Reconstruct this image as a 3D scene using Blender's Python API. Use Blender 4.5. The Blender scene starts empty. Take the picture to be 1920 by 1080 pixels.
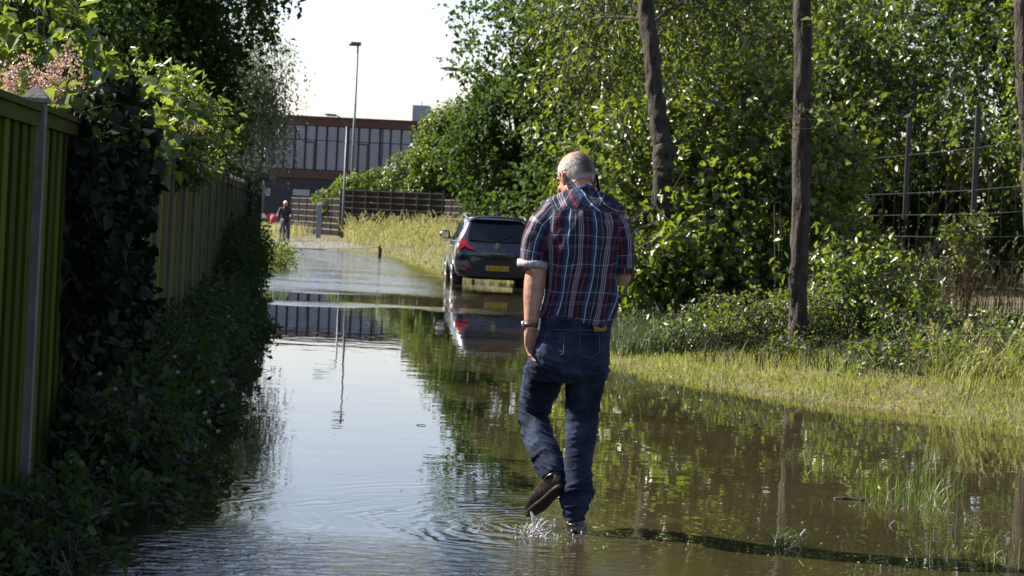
import bpy, bmesh, math, random
import numpy as np
from mathutils import Vector, Matrix

# ------------------------------------------------------------------ camera, sky, sun, exposure
SC = bpy.context.scene
C = SC.collection
F, PX, PY, ROLL, CAMH = 3700.0, 960.0, 408.0, math.radians(2.7), 1.5   # focal length and principal point in photo pixels
CR, SR = math.cos(ROLL), math.sin(ROLL)
cam_data = bpy.data.cameras.new('camera')
cam_data.sensor_width = 36.0
cam_data.lens = F / 1920 * 36
cam_data.shift_y = -(540 - PY) / 1920
cam_data.clip_start, cam_data.clip_end = 0.1, 3000
cam_data.dof.use_dof = True
cam_data.dof.focus_distance = 10.0
cam_data.dof.aperture_fstop = 9.0
cam = bpy.data.objects.new('camera', cam_data)
C.objects.link(cam)
cam.matrix_world = Matrix(((CR, -SR, 0, 0), (0, 0, -1, 0), (SR, CR, 0, CAMH), (0, 0, 0, 1)))
SC.camera = cam

SUN_EL, SUN_AZ = math.radians(40), math.radians(-73)      # azimuth from +Y towards +X: the sun stands ahead on the left
world = bpy.data.worlds.new('World')
SC.world = world
world.use_nodes = True
wn = world.node_tree.nodes
wl = world.node_tree.links
bg = wn['Background']
sky = wn.new('ShaderNodeTexSky')
sky.sky_type = 'NISHITA'
sky.sun_disc = False
sky.sun_elevation = SUN_EL
sky.sun_rotation = SUN_AZ
sky.air_density = 1.0
sky.dust_density = 1.1
sky.ozone_density = 1.0
tint = wn.new('ShaderNodeMixRGB'); tint.blend_type = 'MULTIPLY'; tint.inputs[0].default_value = 1.0     # white balance of the hazy sky
tint.inputs[2].default_value = (0.85, 0.75, 0.77, 1)
wl.new(sky.outputs[0], tint.inputs[1]); wl.new(tint.outputs[0], bg.inputs[0])
bg.inputs[1].default_value = 0.09
sd = bpy.data.lights.new('sun', 'SUN')
sd.energy = 5.0
sd.angle = math.radians(0.5)
sd.color = (1.0, 0.93, 0.80)
sun = bpy.data.objects.new('sun', sd)
C.objects.link(sun)
TO_SUN = Vector((math.sin(SUN_AZ) * math.cos(SUN_EL), math.cos(SUN_AZ) * math.cos(SUN_EL), math.sin(SUN_EL)))
sun.rotation_euler = TO_SUN.to_track_quat('Z', 'Y').to_euler()
SC.view_settings.view_transform = 'Standard'
SC.view_settings.look = 'None'
SC.view_settings.exposure = 1.72
SC.view_settings.gamma = 1.0
SC.render.engine = 'CYCLES'
cy = SC.cycles
cy.max_bounces = 6
cy.diffuse_bounces = 3
cy.glossy_bounces = 3
cy.transmission_bounces = 3
cy.transparent_max_bounces = 4
cy.caustics_reflective = False
cy.caustics_refractive = False
cy.use_denoising = True

# ------------------------------------------------------------------ helpers
def at(px, py, Y):
    """The point that stands Y metres ahead of the camera and shows at pixel (px, py) of the photograph."""
    cx, cyy = (px - PX) / F, (PY - py) / F
    return np.array([(cx * CR - cyy * SR) * Y, Y, CAMH + (cx * SR + cyy * CR) * Y])

def at_z(px, py, z=0.0):
    cx, cyy = (px - PX) / F, (PY - py) / F
    Y = (z - CAMH) / (cx * SR + cyy * CR)
    return at(px, py, Y)

def tag(o, label=None, cat=None, group=None, kind=None):
    if label: o['label'] = label
    if cat: o['category'] = cat
    if group: o['group'] = group
    if kind: o['kind'] = kind
    return o

def empty(name, loc, label=None, cat=None, group=None, rz=0.0):
    o = bpy.data.objects.new(name, None)
    C.objects.link(o)
    o.location = [float(v) for v in loc]
    o.rotation_euler = (0, 0, rz)
    return tag(o, label, cat, group)

def mesh_np(name, V, faces, mats, parent=None, smooth=True, mi=None, origin=None):
    """V (n,3) world points; faces: list of int arrays (m,k)."""
    V = np.asarray(V, dtype=np.float32).reshape(-1, 3)
    org = np.zeros(3)
    if parent is None and origin is not None:
        org = np.asarray(origin, dtype=float)
        V = V - org.astype(np.float32)
    me = bpy.data.meshes.new(name)
    faces = [np.asarray(f, dtype=np.int32) for f in faces if len(f)]
    nl = sum(f.size for f in faces)
    nf = sum(f.shape[0] for f in faces)
    me.vertices.add(len(V)); me.loops.add(nl); me.polygons.add(nf)
    me.vertices.foreach_set('co', V.ravel())
    me.loops.foreach_set('vertex_index', np.concatenate([f.ravel() for f in faces]))
    tot = np.concatenate([np.full(f.shape[0], f.shape[1], dtype=np.int32) for f in faces])
    st = np.concatenate([[0], np.cumsum(tot)[:-1]]).astype(np.int32)
    me.polygons.foreach_set('loop_start', st)
    me.polygons.foreach_set('loop_total', tot)
    me.polygons.foreach_set('use_smooth', np.full(nf, smooth, dtype=bool))
    for m in (mats if isinstance(mats, (list, tuple)) else [mats]):
        me.materials.append(m)
    if mi is not None:
        me.polygons.foreach_set('material_index', np.asarray(mi, dtype=np.int32))
    me.update()
    me.validate()
    o = bpy.data.objects.new(name, me)
    C.objects.link(o)
    o.location = [float(v) for v in org]
    if parent is not None:
        o.parent = parent
    return o

class MB:
    """Collects closed pieces for one mesh."""
    def __init__(self):
        self.V, self.Q, self.T, self.N = [], [], [], 0
        self.ng = []
    def add(self, V, quads=(), tris=()):
        V = np.asarray(V, dtype=float).reshape(-1, 3)
        if len(quads): self.Q.append(np.asarray(quads, dtype=np.int64).reshape(-1, 4) + self.N)
        if len(tris): self.T.append(np.asarray(tris, dtype=np.int64).reshape(-1, 3) + self.N)
        self.V.append(V); self.N += len(V)
    def box(self, c, s, rz=0.0, R=None):
        x, y, z = [v / 2 for v in s]
        P = np.array([[-x, -y, -z], [x, -y, -z], [x, y, -z], [-x, y, -z], [-x, -y, z], [x, -y, z], [x, y, z], [-x, y, z]])
        if R is None:
            c_, s_ = math.cos(rz), math.sin(rz)
            R = np.array([[c_, -s_, 0], [s_, c_, 0], [0, 0, 1]])
        self.add(P @ np.asarray(R).T + np.asarray(c, dtype=float), [[0, 3, 2, 1], [4, 5, 6, 7], [0, 1, 5, 4], [1, 2, 6, 5], [2, 3, 7, 6], [3, 0, 4, 7]])
    def loft(self, P, ra, rb=None, ref=(1, 0, 0), n=14, sq=1.0, round_ends=True):
        """A tube through P with elliptical sections (ra along ref, rb across); sq<1 squares the section."""
        P = np.asarray(P, dtype=float)
        ra = np.broadcast_to(np.asarray(ra, dtype=float), (len(P),)).copy()
        rb = ra.copy() if rb is None else np.broadcast_to(np.asarray(rb, dtype=float), (len(P),)).copy()
        T = np.gradient(P, axis=0)
        T /= np.linalg.norm(T, axis=1)[:, None] + 1e-12
        if round_ends:
            e = 0.55 * min(ra[0], rb[0]); e2 = 0.55 * min(ra[-1], rb[-1])
            P = np.vstack([P[0] - T[0] * e, P, P[-1] + T[-1] * e2])
            T = np.vstack([T[0], T, T[-1]])
            ra = np.concatenate([[ra[0] * .62], ra, [ra[-1] * .62]])
            rb = np.concatenate([[rb[0] * .62], rb, [rb[-1] * .62]])
        ref = np.asarray(ref, dtype=float)
        R = ref[None] - T * (T @ ref)[:, None]
        R /= np.linalg.norm(R, axis=1)[:, None] + 1e-12
        U = np.cross(T, R)
        th = np.arange(n) * 2 * math.pi / n
        ct, s_t = np.cos(th), np.sin(th)
        if sq != 1.0:
            ct = np.sign(ct) * np.abs(ct) ** sq; s_t = np.sign(s_t) * np.abs(s_t) ** sq
        V = P[:, None] + R[:, None] * (ra[:, None] * ct[None])[..., None] + U[:, None] * (rb[:, None] * s_t[None])[..., None]
        k = len(P)
        i, j = np.meshgrid(np.arange(k - 1), np.arange(n), indexing='ij')
        a = i * n + j; b = i * n + (j + 1) % n
        q = np.stack([a, b, b + n, a + n], -1).reshape(-1, 4)
        V = np.vstack([V.reshape(-1, 3), P[:1], P[-1:]])
        c0, c1 = k * n, k * n + 1
        jj = np.arange(n)
        t = np.vstack([np.stack([np.full(n, c0), (jj + 1) % n, jj], -1), np.stack([np.full(n, c1), (k - 1) * n + jj, (k - 1) * n + (jj + 1) % n], -1)])
        self.add(V, q, t)
    def ball(self, c, r, R=None, n=16, m=10):
        """Ellipsoid."""
        r = np.broadcast_to(np.asarray(r, dtype=float), (3,))
        ph = np.linspace(0, math.pi, m + 1)[1:-1]
        th = np.arange(n) * 2 * math.pi / n
        P = np.stack([np.sin(ph)[:, None] * np.cos(th), np.sin(ph)[:, None] * np.sin(th), np.cos(ph)[:, None] * np.ones(n)], -1).reshape(-1, 3)
        P = np.vstack([P, [0, 0, 1], [0, 0, -1]]) * r
        if R is not None: P = P @ np.asarray(R).T
        k = m - 1
        i, j = np.meshgrid(np.arange(k - 1), np.arange(n), indexing='ij')
        a = i * n + j; b = i * n + (j + 1) % n
        q = np.stack([a, a + n, b + n, b], -1).reshape(-1, 4)
        jj = np.arange(n)
        t = np.vstack([np.stack([np.full(n, k * n), jj, (jj + 1) % n], -1), np.stack([np.full(n, k * n + 1), (k - 1) * n + (jj + 1) % n, (k - 1) * n + jj], -1)])
        self.add(P + np.asarray(c, dtype=float), q, t)
    def prism(self, poly, d, frame=None):
        """Polygon (x,z) extruded along y by d; frame maps local (x,y,z) to world."""
        poly = np.asarray(poly, dtype=float); n = len(poly)
        A = np.stack([poly[:, 0], np.zeros(n), poly[:, 1]], -1); B = A + [0, d, 0]
        cA, cB = A.mean(0), B.mean(0)
        V = np.vstack([A, B, cA, cB])
        if frame is not None: V = frame(V)
        j = np.arange(n); k = (j + 1) % n
        self.add(V, np.stack([j, k, k + n, j + n], -1), np.vstack([np.stack([np.full(n, 2 * n), k, j], -1), np.stack([np.full(n, 2 * n + 1), j + n, k + n], -1)]))
    def arrays(self):
        V = np.vstack(self.V)
        Q = np.vstack(self.Q) if self.Q else np.zeros((0, 4), int)
        T = np.vstack(self.T) if self.T else np.zeros((0, 3), int)
        return V, Q, T
    def build(self, name, m, parent=None, smooth=False, origin=None):
        V, Q, T = self.arrays()
        if parent is not None:
            V = V - np.array(parent_origin(parent))
        return mesh_np(name, V, [Q, T], m, parent, smooth, origin=origin)

def parent_origin(p):
    o = np.array(p.location[:])
    while p.parent is not None:
        p = p.parent; o = o + np.array(p.location[:])
    return o

def fuse(mb, voxel, smooth=3):
    """One continuous skin over overlapping pieces: returns vertices and quads."""
    V, Q, T = mb.arrays()
    o = mesh_np('tmp', V, [Q, T], [], None, True)
    m = o.modifiers.new('r', 'REMESH'); m.mode = 'VOXEL'; m.voxel_size = voxel; m.adaptivity = 0
    if smooth:
        s = o.modifiers.new('s', 'SMOOTH'); s.factor = 0.5; s.iterations = smooth
    bpy.context.view_layer.update()
    ev = o.evaluated_get(bpy.context.evaluated_depsgraph_get())
    me = bpy.data.meshes.new_from_object(ev)
    V = np.empty(len(me.vertices) * 3, dtype=np.float32); me.vertices.foreach_get('co', V); V = V.reshape(-1, 3).astype(float)
    N = np.empty(len(me.vertices) * 3, dtype=np.float32); me.vertices.foreach_get('normal', N); N = N.reshape(-1, 3).astype(float)
    tot = np.empty(len(me.polygons), dtype=np.int32); me.polygons.foreach_get('loop_total', tot)
    li = np.empty(len(me.loops), dtype=np.int32); me.loops.foreach_get('vertex_index', li)
    Qd = li.reshape(-1, 4) if (tot == 4).all() else np.array([list(p.vertices) for p in me.polygons if len(p.vertices) == 4])
    old = o.data
    bpy.data.objects.remove(o); bpy.data.meshes.remove(old); bpy.data.meshes.remove(me)
    return V, Qd, N

def _hash(i, j, k, s):
    h = (i * 374761393 + j * 668265263 + k * 2147483647 + s * 1274126177) & 0xffffffff
    h = ((h ^ (h >> 13)) * 1274126177) & 0xffffffff
    return ((h ^ (h >> 16)) & 0xffff) / 65535.0
def vnoise(P, seed=0):
    """Smooth value noise in 0..1."""
    P = np.asarray(P, dtype=float)
    I = np.floor(P).astype(np.int64); f = P - I; f = f * f * (3 - 2 * f)
    out = 0
    for a in (0, 1):
        for b in (0, 1):
            for c in (0, 1):
                w = (f[:, 0] if a else 1 - f[:, 0]) * (f[:, 1] if b else 1 - f[:, 1]) * (f[:, 2] if c else 1 - f[:, 2])
                out = out + w * _hash(I[:, 0] + a, I[:, 1] + b, I[:, 2] + c, seed)
    return out

# ------------------------------------------------------------------ materials
def new_mat(name):
    m = bpy.data.materials.new(name); m.use_nodes = True
    nt = m.node_tree
    return m, nt.nodes, nt.links, nt.nodes['Principled BSDF']

def mat(name, col, rough=0.6, col2=None, scale=8.0, stretch=(1, 1, 1), bump=0.0, bscale=None, metal=0.0, spec=0.5, coat=0.0, coords='Object', detail=6.0, lo=0.35, hi=0.65):
    m, n, l, b = new_mat(name)
    b.inputs['Base Color'].default_value = (*col, 1)
    b.inputs['Roughness'].default_value = rough
    b.inputs['Metallic'].default_value = metal
    b.inputs['Specular IOR Level'].default_value = spec
    b.inputs['Coat Weight'].default_value = coat
    if col2 is not None or bump:
        tc = n.new('ShaderNodeTexCoord'); mp = n.new('ShaderNodeMapping')
        mp.inputs['Scale'].default_value = stretch
        l.new(tc.outputs[coords], mp.inputs[0])
        if col2 is not None:
            nz = n.new('ShaderNodeTexNoise'); nz.inputs['Scale'].default_value = scale; nz.inputs['Detail'].default_value = detail
            l.new(mp.outputs[0], nz.inputs[0])
            r = n.new('ShaderNodeValToRGB')
            r.color_ramp.elements[0].position = lo; r.color_ramp.elements[0].color = (*col, 1)
            r.color_ramp.elements[1].position = hi; r.color_ramp.elements[1].color = (*col2, 1)
            l.new(nz.outputs['Fac'], r.inputs[0]); l.new(r.outputs[0], b.inputs['Base Color'])
        if bump:
            nb = n.new('ShaderNodeTexNoise'); nb.inputs['Scale'].default_value = bscale or scale * 3; nb.inputs['Detail'].default_value = 5
            l.new(mp.outputs[0], nb.inputs[0])
            bp = n.new('ShaderNodeBump'); bp.inputs['Strength'].default_value = 1.0; bp.inputs['Distance'].default_value = bump
            l.new(nb.outputs['Fac'], bp.inputs['Height']); l.new(bp.outputs[0], b.inputs['Normal'])
    return m

def leaf_mat(name, cols, rough=0.42, trans=0.35, tcol=(0.22, 0.34, 0.03), spec=0.5, dim=0.75):
    """Leaves: each island its own tint; light passes through."""
    m, n, l, b = new_mat(name)
    g = n.new('ShaderNodeNewGeometry')
    r = n.new('ShaderNodeValToRGB')
    cr = r.color_ramp
    cr.elements[0].color = (*cols[0], 1); cr.elements[1].color = (*cols[-1], 1)
    cols = [tuple(v * dim for v in c) for c in cols]
    cr.elements[0].color = (*cols[0], 1); cr.elements[1].color = (*cols[-1], 1)
    for i, c in enumerate(cols[1:-1]):
        e = cr.elements.new((i + 1) / (len(cols) - 1)); e.color = (*c, 1)
    l.new(g.outputs['Random Per Island'], r.inputs[0])
    l.new(r.outputs[0], b.inputs['Base Color'])
    b.inputs['Roughness'].default_value = rough
    b.inputs['Specular IOR Level'].default_value = spec
    t = n.new('ShaderNodeBsdfTranslucent')
    mx = n.new('ShaderNodeMixRGB'); mx.blend_type = 'MIX'; mx.inputs[0].default_value = 0.6
    l.new(r.outputs[0], mx.inputs[1]); mx.inputs[2].default_value = (*[v * dim for v in tcol], 1)
    l.new(mx.outputs[0], t.inputs[0])
    s = n.new('ShaderNodeMixShader'); s.inputs[0].default_value = trans
    l.new(b.outputs[0], s.inputs[1]); l.new(t.outputs[0], s.inputs[2])
    l.new(s.outputs[0], n['Material Output'].inputs[0])
    return m

# ------------------------------------------------------------------ foliage
def norm(A):
    return A / (np.linalg.norm(A, axis=-1, keepdims=True) + 1e-12)

def leaf_arrays(P, D, N, L, W, hexa=False, fold=0.25):
    """Folded leaves at base P along D facing N."""
    n = len(P)
    D = norm(D); N = norm(N - D * (N * D).sum(1)[:, None]); S = np.cross(D, N)
    L = L[:, None]; W = W[:, None]
    if not hexa:
        mid = P + D * L * .45
        V = np.stack([P, mid + S * W * .5 + N * W * fold, P + D * L - N * L * .08, mid - S * W * .5 + N * W * fold], 1)
        b = np.arange(n)[:, None] * 4
        T = np.concatenate([b + [0, 1, 2], b + [0, 2, 3]], 0)
        return V.reshape(-1, 3), T
    tip = P + D * L - N * L * .14
    m1 = P + D * L * .33; m2 = P + D * L * .7 - N * L * .04
    V = np.stack([P, m1 + S * W * .5 + N * W * fold, m2 + S * W * .36 + N * W * fold * .6, tip, m2 - S * W * .36 + N * W * fold * .6, m1 - S * W * .5 + N * W * fold], 1)
    b = np.arange(n)[:, None] * 6
    Q = np.concatenate([b + [0, 1, 2, 3], b + [0, 3, 4, 5]], 0)
    return V.reshape(-1, 3), Q

def lobe_points(rng, lobes, n, inner=0.5, zmin=None):
    """Points in a set of ellipsoids, thicker towards the outside; returns point and outward direction."""
    vol = np.array([l[1][0] * l[1][1] * l[1][2] for l in lobes]) ** 0.75
    k = rng.choice(len(lobes), n, p=vol / vol.sum())
    d = norm(rng.normal(size=(n, 3)))
    r = inner + (1 - inner) * rng.random(n) ** 0.7
    ce = np.array([l[0] for l in lobes])[k]; ra = np.array([l[1] for l in lobes])[k]
    P = ce + d * ra * r[:, None]
    if zmin is not None:
        keep = P[:, 2] > zmin
        P, d = P[keep], d[keep]
    return P, d

def twig_leaves(rng, P, O, per, L, W, tw=0.35, droop=0.15, up=0.8, hexa=False, flat=0.7, hang=0.0):
    """Leaves along short twigs starting at P heading outwards O."""
    n = len(P)
    dirs = norm(O * .7 + rng.normal(size=(n, 3)) * .6 + [0, 0, -droop])
    t = rng.random((n, per)) * tw
    B = P[:, None] + dirs[:, None] * t[..., None] + rng.normal(size=(n, per, 3)) * tw * .10
    B[..., 2] -= (t / tw) ** 2 * tw * droop
    side = norm(rng.normal(size=(n, per, 3)))
    D = norm(dirs[:, None] * .55 + side * .8 + np.array([0, 0, -.25 - hang]))
    N = norm(rng.normal(size=(n, per, 3)) * flat + np.array([0, 0, up]) + O[:, None] * .3)
    m = n * per
    ln = L * (0.45 + 1.0 * rng.random(m) ** 1.2)
    V, f = leaf_arrays(B.reshape(m, 3), D.reshape(m, 3), N.reshape(m, 3), ln, ln * W * (0.85 + 0.3 * rng.random(m)), hexa)
    return V, f, dirs

def twig_sticks(P, dirs, ln, r):
    """Thin three-sided sticks."""
    n = len(P)
    up = np.array([0.31, 0.17, 0.93]); S = norm(np.cross(dirs, up)); U = np.cross(dirs, S)
    E = P + dirs * ln; B = P - dirs * ln * .8
    V = []
    for q, rr in ((B, r), (E, r * .4)):
        for a in (0, 2.094, 4.189):
            V.append(q + (S * math.cos(a) + U * math.sin(a)) * rr)
    V = np.stack(V, 1).reshape(-1, 3)
    b = np.arange(n)[:, None] * 6
    Q = np.concatenate([b + [0, 1, 4, 3], b + [1, 2, 5, 4], b + [2, 0, 3, 5]], 0)
    return V, Q

def plant(name, lobes, n, per, L, W, leafm, label, cat='shrub', group=None, seed=1, barkm=None, trunk=None, limbs=True, tw=0.35, hexa=False, inner=0.5,
          droop=0.15, up=0.8, flat=0.7, hang=0.0, zmin=None, sticks=0.0, stick_r=0.006, kind=None, extra=None, base=None, part='crown', stem_r=0.03, wob=.22, limb_z=0.0, clump=.46):
    """A tree or shrub: trunk and limbs as one part, its leaves as another. trunk: list of ((x,y,z), radius)."""
    rng = np.random.default_rng(seed)
    if base is None:
        base = trunk[0][0] if trunk else (lobes[0][0][0], lobes[0][0][1], 0.0)
    base = np.asarray(base, dtype=float)
    root = empty(name, base, label, cat, group)
    if kind: root['kind'] = kind
    P, O = lobe_points(rng, lobes, int(n * 1.45) if clump else n, inner, zmin)
    if clump:
        size = np.mean([l_[1][0] for l_ in lobes])
        k_ = vnoise(P * (1.15 / size), seed + 70) * .65 + vnoise(P * (3.0 / size), seed + 71) * .35 + (rng.random(len(P)) - .5) * .10 > clump
        P, O = P[k_], O[k_]
    V, f, dirs = twig_leaves(rng, P, O, per, L, W, tw, droop, up, hexa, flat, hang)
    leafms = leafm if isinstance(leafm, list) else [leafm]
    mesh_np(part, V - base, [f], leafms, root, True)
    mb = MB()
    if trunk:
        T = np.array([t[0] for t in trunk], dtype=float); R = np.array([t[1] for t in trunk])
        # finer trunk path with small irregular bends
        k = max(8, len(T) * 6); s = np.linspace(0, len(T) - 1, k)
        Tp = np.stack([np.interp(s, np.arange(len(T)), T[:, a]) for a in range(3)], 1)
        Tp[1:, :2] += (rng.random((k - 1, 2)) - .5) * R.mean() * wob
        Rp = np.interp(s, np.arange(len(T)), R) * (1 + .10 * (rng.random(k) - .5))
        ns_ = 26; k2 = k * 4; s2 = np.linspace(0, k - 1, k2)
        Tf = np.stack([np.interp(s2, np.arange(k), Tp[:, a]) for a in range(3)], 1); Rf = np.interp(s2, np.arange(k), Rp)
        mb.loft(Tf, Rf, n=ns_, round_ends=False)
        Vt = mb.V[-1]; ctr_ = np.vstack([np.repeat(Tf, ns_, 0), Tf[:1], Tf[-1:]]); rad_ = np.append(np.repeat(Rf, ns_), [Rf[0], Rf[-1]])
        mb.V[-1] = Vt + (Vt - ctr_) * ((vnoise(Vt * np.array([34, 34, 5.0]), seed) - .5) * .34 + (vnoise(Vt * np.array([9, 9, 2.2]), seed + 1) - .5) * .22)[:, None]
        start = Tp[int(k * .45):]
        if limb_z: start = Tp[Tp[:, 2] > limb_z]
    else:
        start = base[None] + [0, 0, 0.0]
        Rp = np.array([stem_r])
    if limbs:
        for c, ra in lobes:
            c = np.asarray(c, dtype=float); ra = np.asarray(ra, dtype=float)
            if limb_z and c[2] < limb_z: continue
            for q in range(3 if trunk else 4):
                e = c + norm(rng.normal(size=3)) * ra * .7
                s0 = start[rng.integers(len(start))] + ((rng.random(3) - .5) * [stem_r * 8, stem_r * 8, 0] if not trunk else 0)
                if trunk and not limb_z and e[2] < s0[2] - .5: s0 = Tp[np.argmin(np.abs(Tp[:, 2] - e[2] + .4))]
                m_ = (s0 + e) / 2 + (rng.random(3) - .5) * ra * .35 + [0, 0, .12 * np.linalg.norm(e - s0)]
                u = np.linspace(0, 1, 9)[:, None]
                pth = s0 * (1 - u) ** 2 + m_ * 2 * u * (1 - u) + e * u ** 2
                r0 = min(Rp.mean() * .42, stem_r * 1.2) if trunk else stem_r * .5
                mb.loft(pth, np.linspace(r0, r0 * .22, 9), n=6)
    if sticks > 0:
        k = int(len(P) * sticks)
        sv, sq_ = twig_sticks(P[:k], dirs[:k], tw, stick_r)
        mb.add(sv, sq_)
    if mb.N:
        mb.build('trunk' if trunk else 'branches', barkm, root, True)
    return root

def blades(rng, P, H, W, bend=0.5, lean=None, heads=None):
    """Grass blades: curved strips of three segments."""
    n = len(P)
    a = rng.random(n) * 2 * math.pi
    d = np.stack([np.cos(a), np.sin(a), np.zeros(n)], 1)
    if lean is not None: d = norm(d + lean)
    s = np.stack([-d[:, 1], d[:, 0], np.zeros(n)], 1)
    a2 = rng.random(n) * 2 * math.pi
    s = norm(s + np.stack([np.cos(a2), np.sin(a2), np.zeros(n)], 1) * .8)
    bn = bend * (0.3 + rng.random(n))
    rows = []
    for t, w in ((0, 1), (.4, .85), (.75, .5), (1, 0)):
        c = P + np.array([0, 0, 1]) * (H * (t - .35 * bn * t * t))[:, None] + d * (H * bn * t * t)[:, None]
        if w: rows += [c - s * (W * w / 2)[:, None], c + s * (W * w / 2)[:, None]]
        else: rows += [c]
    V = np.stack(rows, 1).reshape(-1, 3)
    b = np.arange(n)[:, None] * 7
    Q = np.concatenate([b + [0, 1, 3, 2], b + [2, 3, 5, 4]], 0)
    T = b + [4, 5, 6]
    tips = P + np.array([0, 0, 1]) * (H * (1 - .35 * bn))[:, None] + d * (H * bn)[:, None]
    return V, Q, T, tips, d

def build_local(mb, name, m, parent, smooth=False):
    V, Q, T = mb.arrays()
    return mesh_np(name, V, [Q, T], m, parent, smooth)

# ------------------------------------------------------------------ ground and water
FX0, FK = -1.316, -0.1038                 # the garden fence: X = FX0 + FK * Y
def fence_x(Y): return FX0 + FK * Y
EDGE_Y = [-60, 6, 14, 16, 17, 17.8, 20, 24, 30, 37, 47, 50, 53, 60, 68, 71.5, 73.5, 76, 80, 600]
EDGE_Q = [9.0, 8.0, 7.0, 5.75, 5.0, 3.95, 3.2, 3.6, 4.4, 5.3, 5.3, 3.9, 3.5, 3.3, 2.9, 1.9, 0.4, -1.6, -2.4, -3.0]
def ground_z(x, y):
    x = np.asarray(x, dtype=float); y = np.asarray(y, dtype=float)
    P = np.stack([x, y, np.zeros_like(x)], -1).reshape(-1, 3)
    nz = (vnoise(P * 0.9, 3) - .5).reshape(x.shape); n2 = (vnoise(P * 4.0, 4) - .5).reshape(x.shape)
    q = x - FK * y
    e = np.interp(y, EDGE_Y, EDGE_Q) + nz * .9 + n2 * .35
    d = q - e
    right = np.clip(d * .09, -.12, .16) + np.clip((d - 2.0) * .06, 0, .35)
    dl = -(q + np.interp(y, [9.5, 12], [1.05, .62])) + nz * .25
    left = np.clip(dl * .12, -.12, .10)
    far = np.clip((y - 78 + nz * 3) * .02, -.12, .06)
    z = np.maximum(np.maximum(right, left), far)
    z = z + np.where(z > 0.0, 1, .4) * (nz * .04 + n2 * .02)
    return z

xs = np.concatenate([[-900, -300, -120, -60, -30, -20, -14], np.arange(-11, 9.01, .14), [10, 12, 15, 20, 30, 60, 120, 300, 900]])
ys = np.concatenate([[-300, -100, -40, -20, -5, 2], np.arange(5, 30, .14), np.arange(30, 100, .4), [105, 115, 130, 150, 180, 240, 400, 900, 2500]])
GX, GY = np.meshgrid(xs, ys, indexing='ij')
GZ = ground_z(GX, GY)
i, j = np.meshgrid(np.arange(len(xs) - 1), np.arange(len(ys) - 1), indexing='ij')
a = i * len(ys) + j
quads = np.stack([a, a + len(ys), a + len(ys) + 1, a + 1], -1).reshape(-1, 4)
gm, n, l, b = new_mat('soil_and_grass')
geo = n.new('ShaderNodeNewGeometry')
n1 = n.new('ShaderNodeTexNoise'); n1.inputs['Scale'].default_value = 1.3; n1.inputs['Detail'].default_value = 8
n2_ = n.new('ShaderNodeTexNoise'); n2_.inputs['Scale'].default_value = 22; n2_.inputs['Detail'].default_value = 6
l.new(geo.outputs['Position'], n1.inputs[0]); l.new(geo.outputs['Position'], n2_.inputs[0])
r1 = n.new('ShaderNodeValToRGB'); r1.color_ramp.elements[0].position = .38; r1.color_ramp.elements[1].position = .62
r1.color_ramp.elements[0].color = (.055, .062, .015, 1); r1.color_ramp.elements[1].color = (.13, .10, .045, 1)
r2 = n.new('ShaderNodeValToRGB'); r2.color_ramp.elements[0].position = .3; r2.color_ramp.elements[1].position = .75
r2.color_ramp.elements[0].color = (.35, .35, .35, 1); r2.color_ramp.elements[1].color = (1.2, 1.2, 1.2, 1)
mu = n.new('ShaderNodeMixRGB'); mu.blend_type = 'MULTIPLY'; mu.inputs[0].default_value = 1
l.new(n1.outputs['Fac'], r1.inputs[0]); l.new(n2_.outputs['Fac'], r2.inputs[0])
l.new(r1.outputs[0], mu.inputs[1]); l.new(r2.outputs[0], mu.inputs[2])
l.new(mu.outputs[0], b.inputs['Base Color']); b.inputs['Roughness'].default_value = .9
bp = n.new('ShaderNodeBump'); bp.inputs['Distance'].default_value = .03; l.new(n2_.outputs['Fac'], bp.inputs['Height']); l.new(bp.outputs[0], b.inputs['Normal'])
tag(mesh_np('ground', np.stack([GX, GY, GZ], -1), [quads], gm), kind='structure')

# the dry end of the road, one step above the ground
road_m = mat('wet_asphalt', (.075, .068, .066), .75, (.12, .11, .105), 3.0, bump=.004, bscale=60)
ry = np.arange(73, 100, .5)
rl = -np.interp(ry, [73, 80, 90, 100], [.0, 1.0, 6, 14]) + FX0 + FK * ry + .25
rw = np.interp(ry, [73, 78, 84, 100], [3.6, 2.7, 3.0, 3.2])
rv = np.array([[[rl[k] + rw[k] * t, ry[k], max(0, ground_z(rl[k] + rw[k] * t, ry[k])) + .012] for t in np.linspace(0, 1, 9)] for k in range(len(ry))])
i, j = np.meshgrid(np.arange(len(ry) - 1), np.arange(8), indexing='ij'); a = i * 9 + j
tag(mesh_np('road', rv, [np.stack([a, a + 1, a + 10, a + 9], -1).reshape(-1, 4)], road_m), kind='structure')

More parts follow.
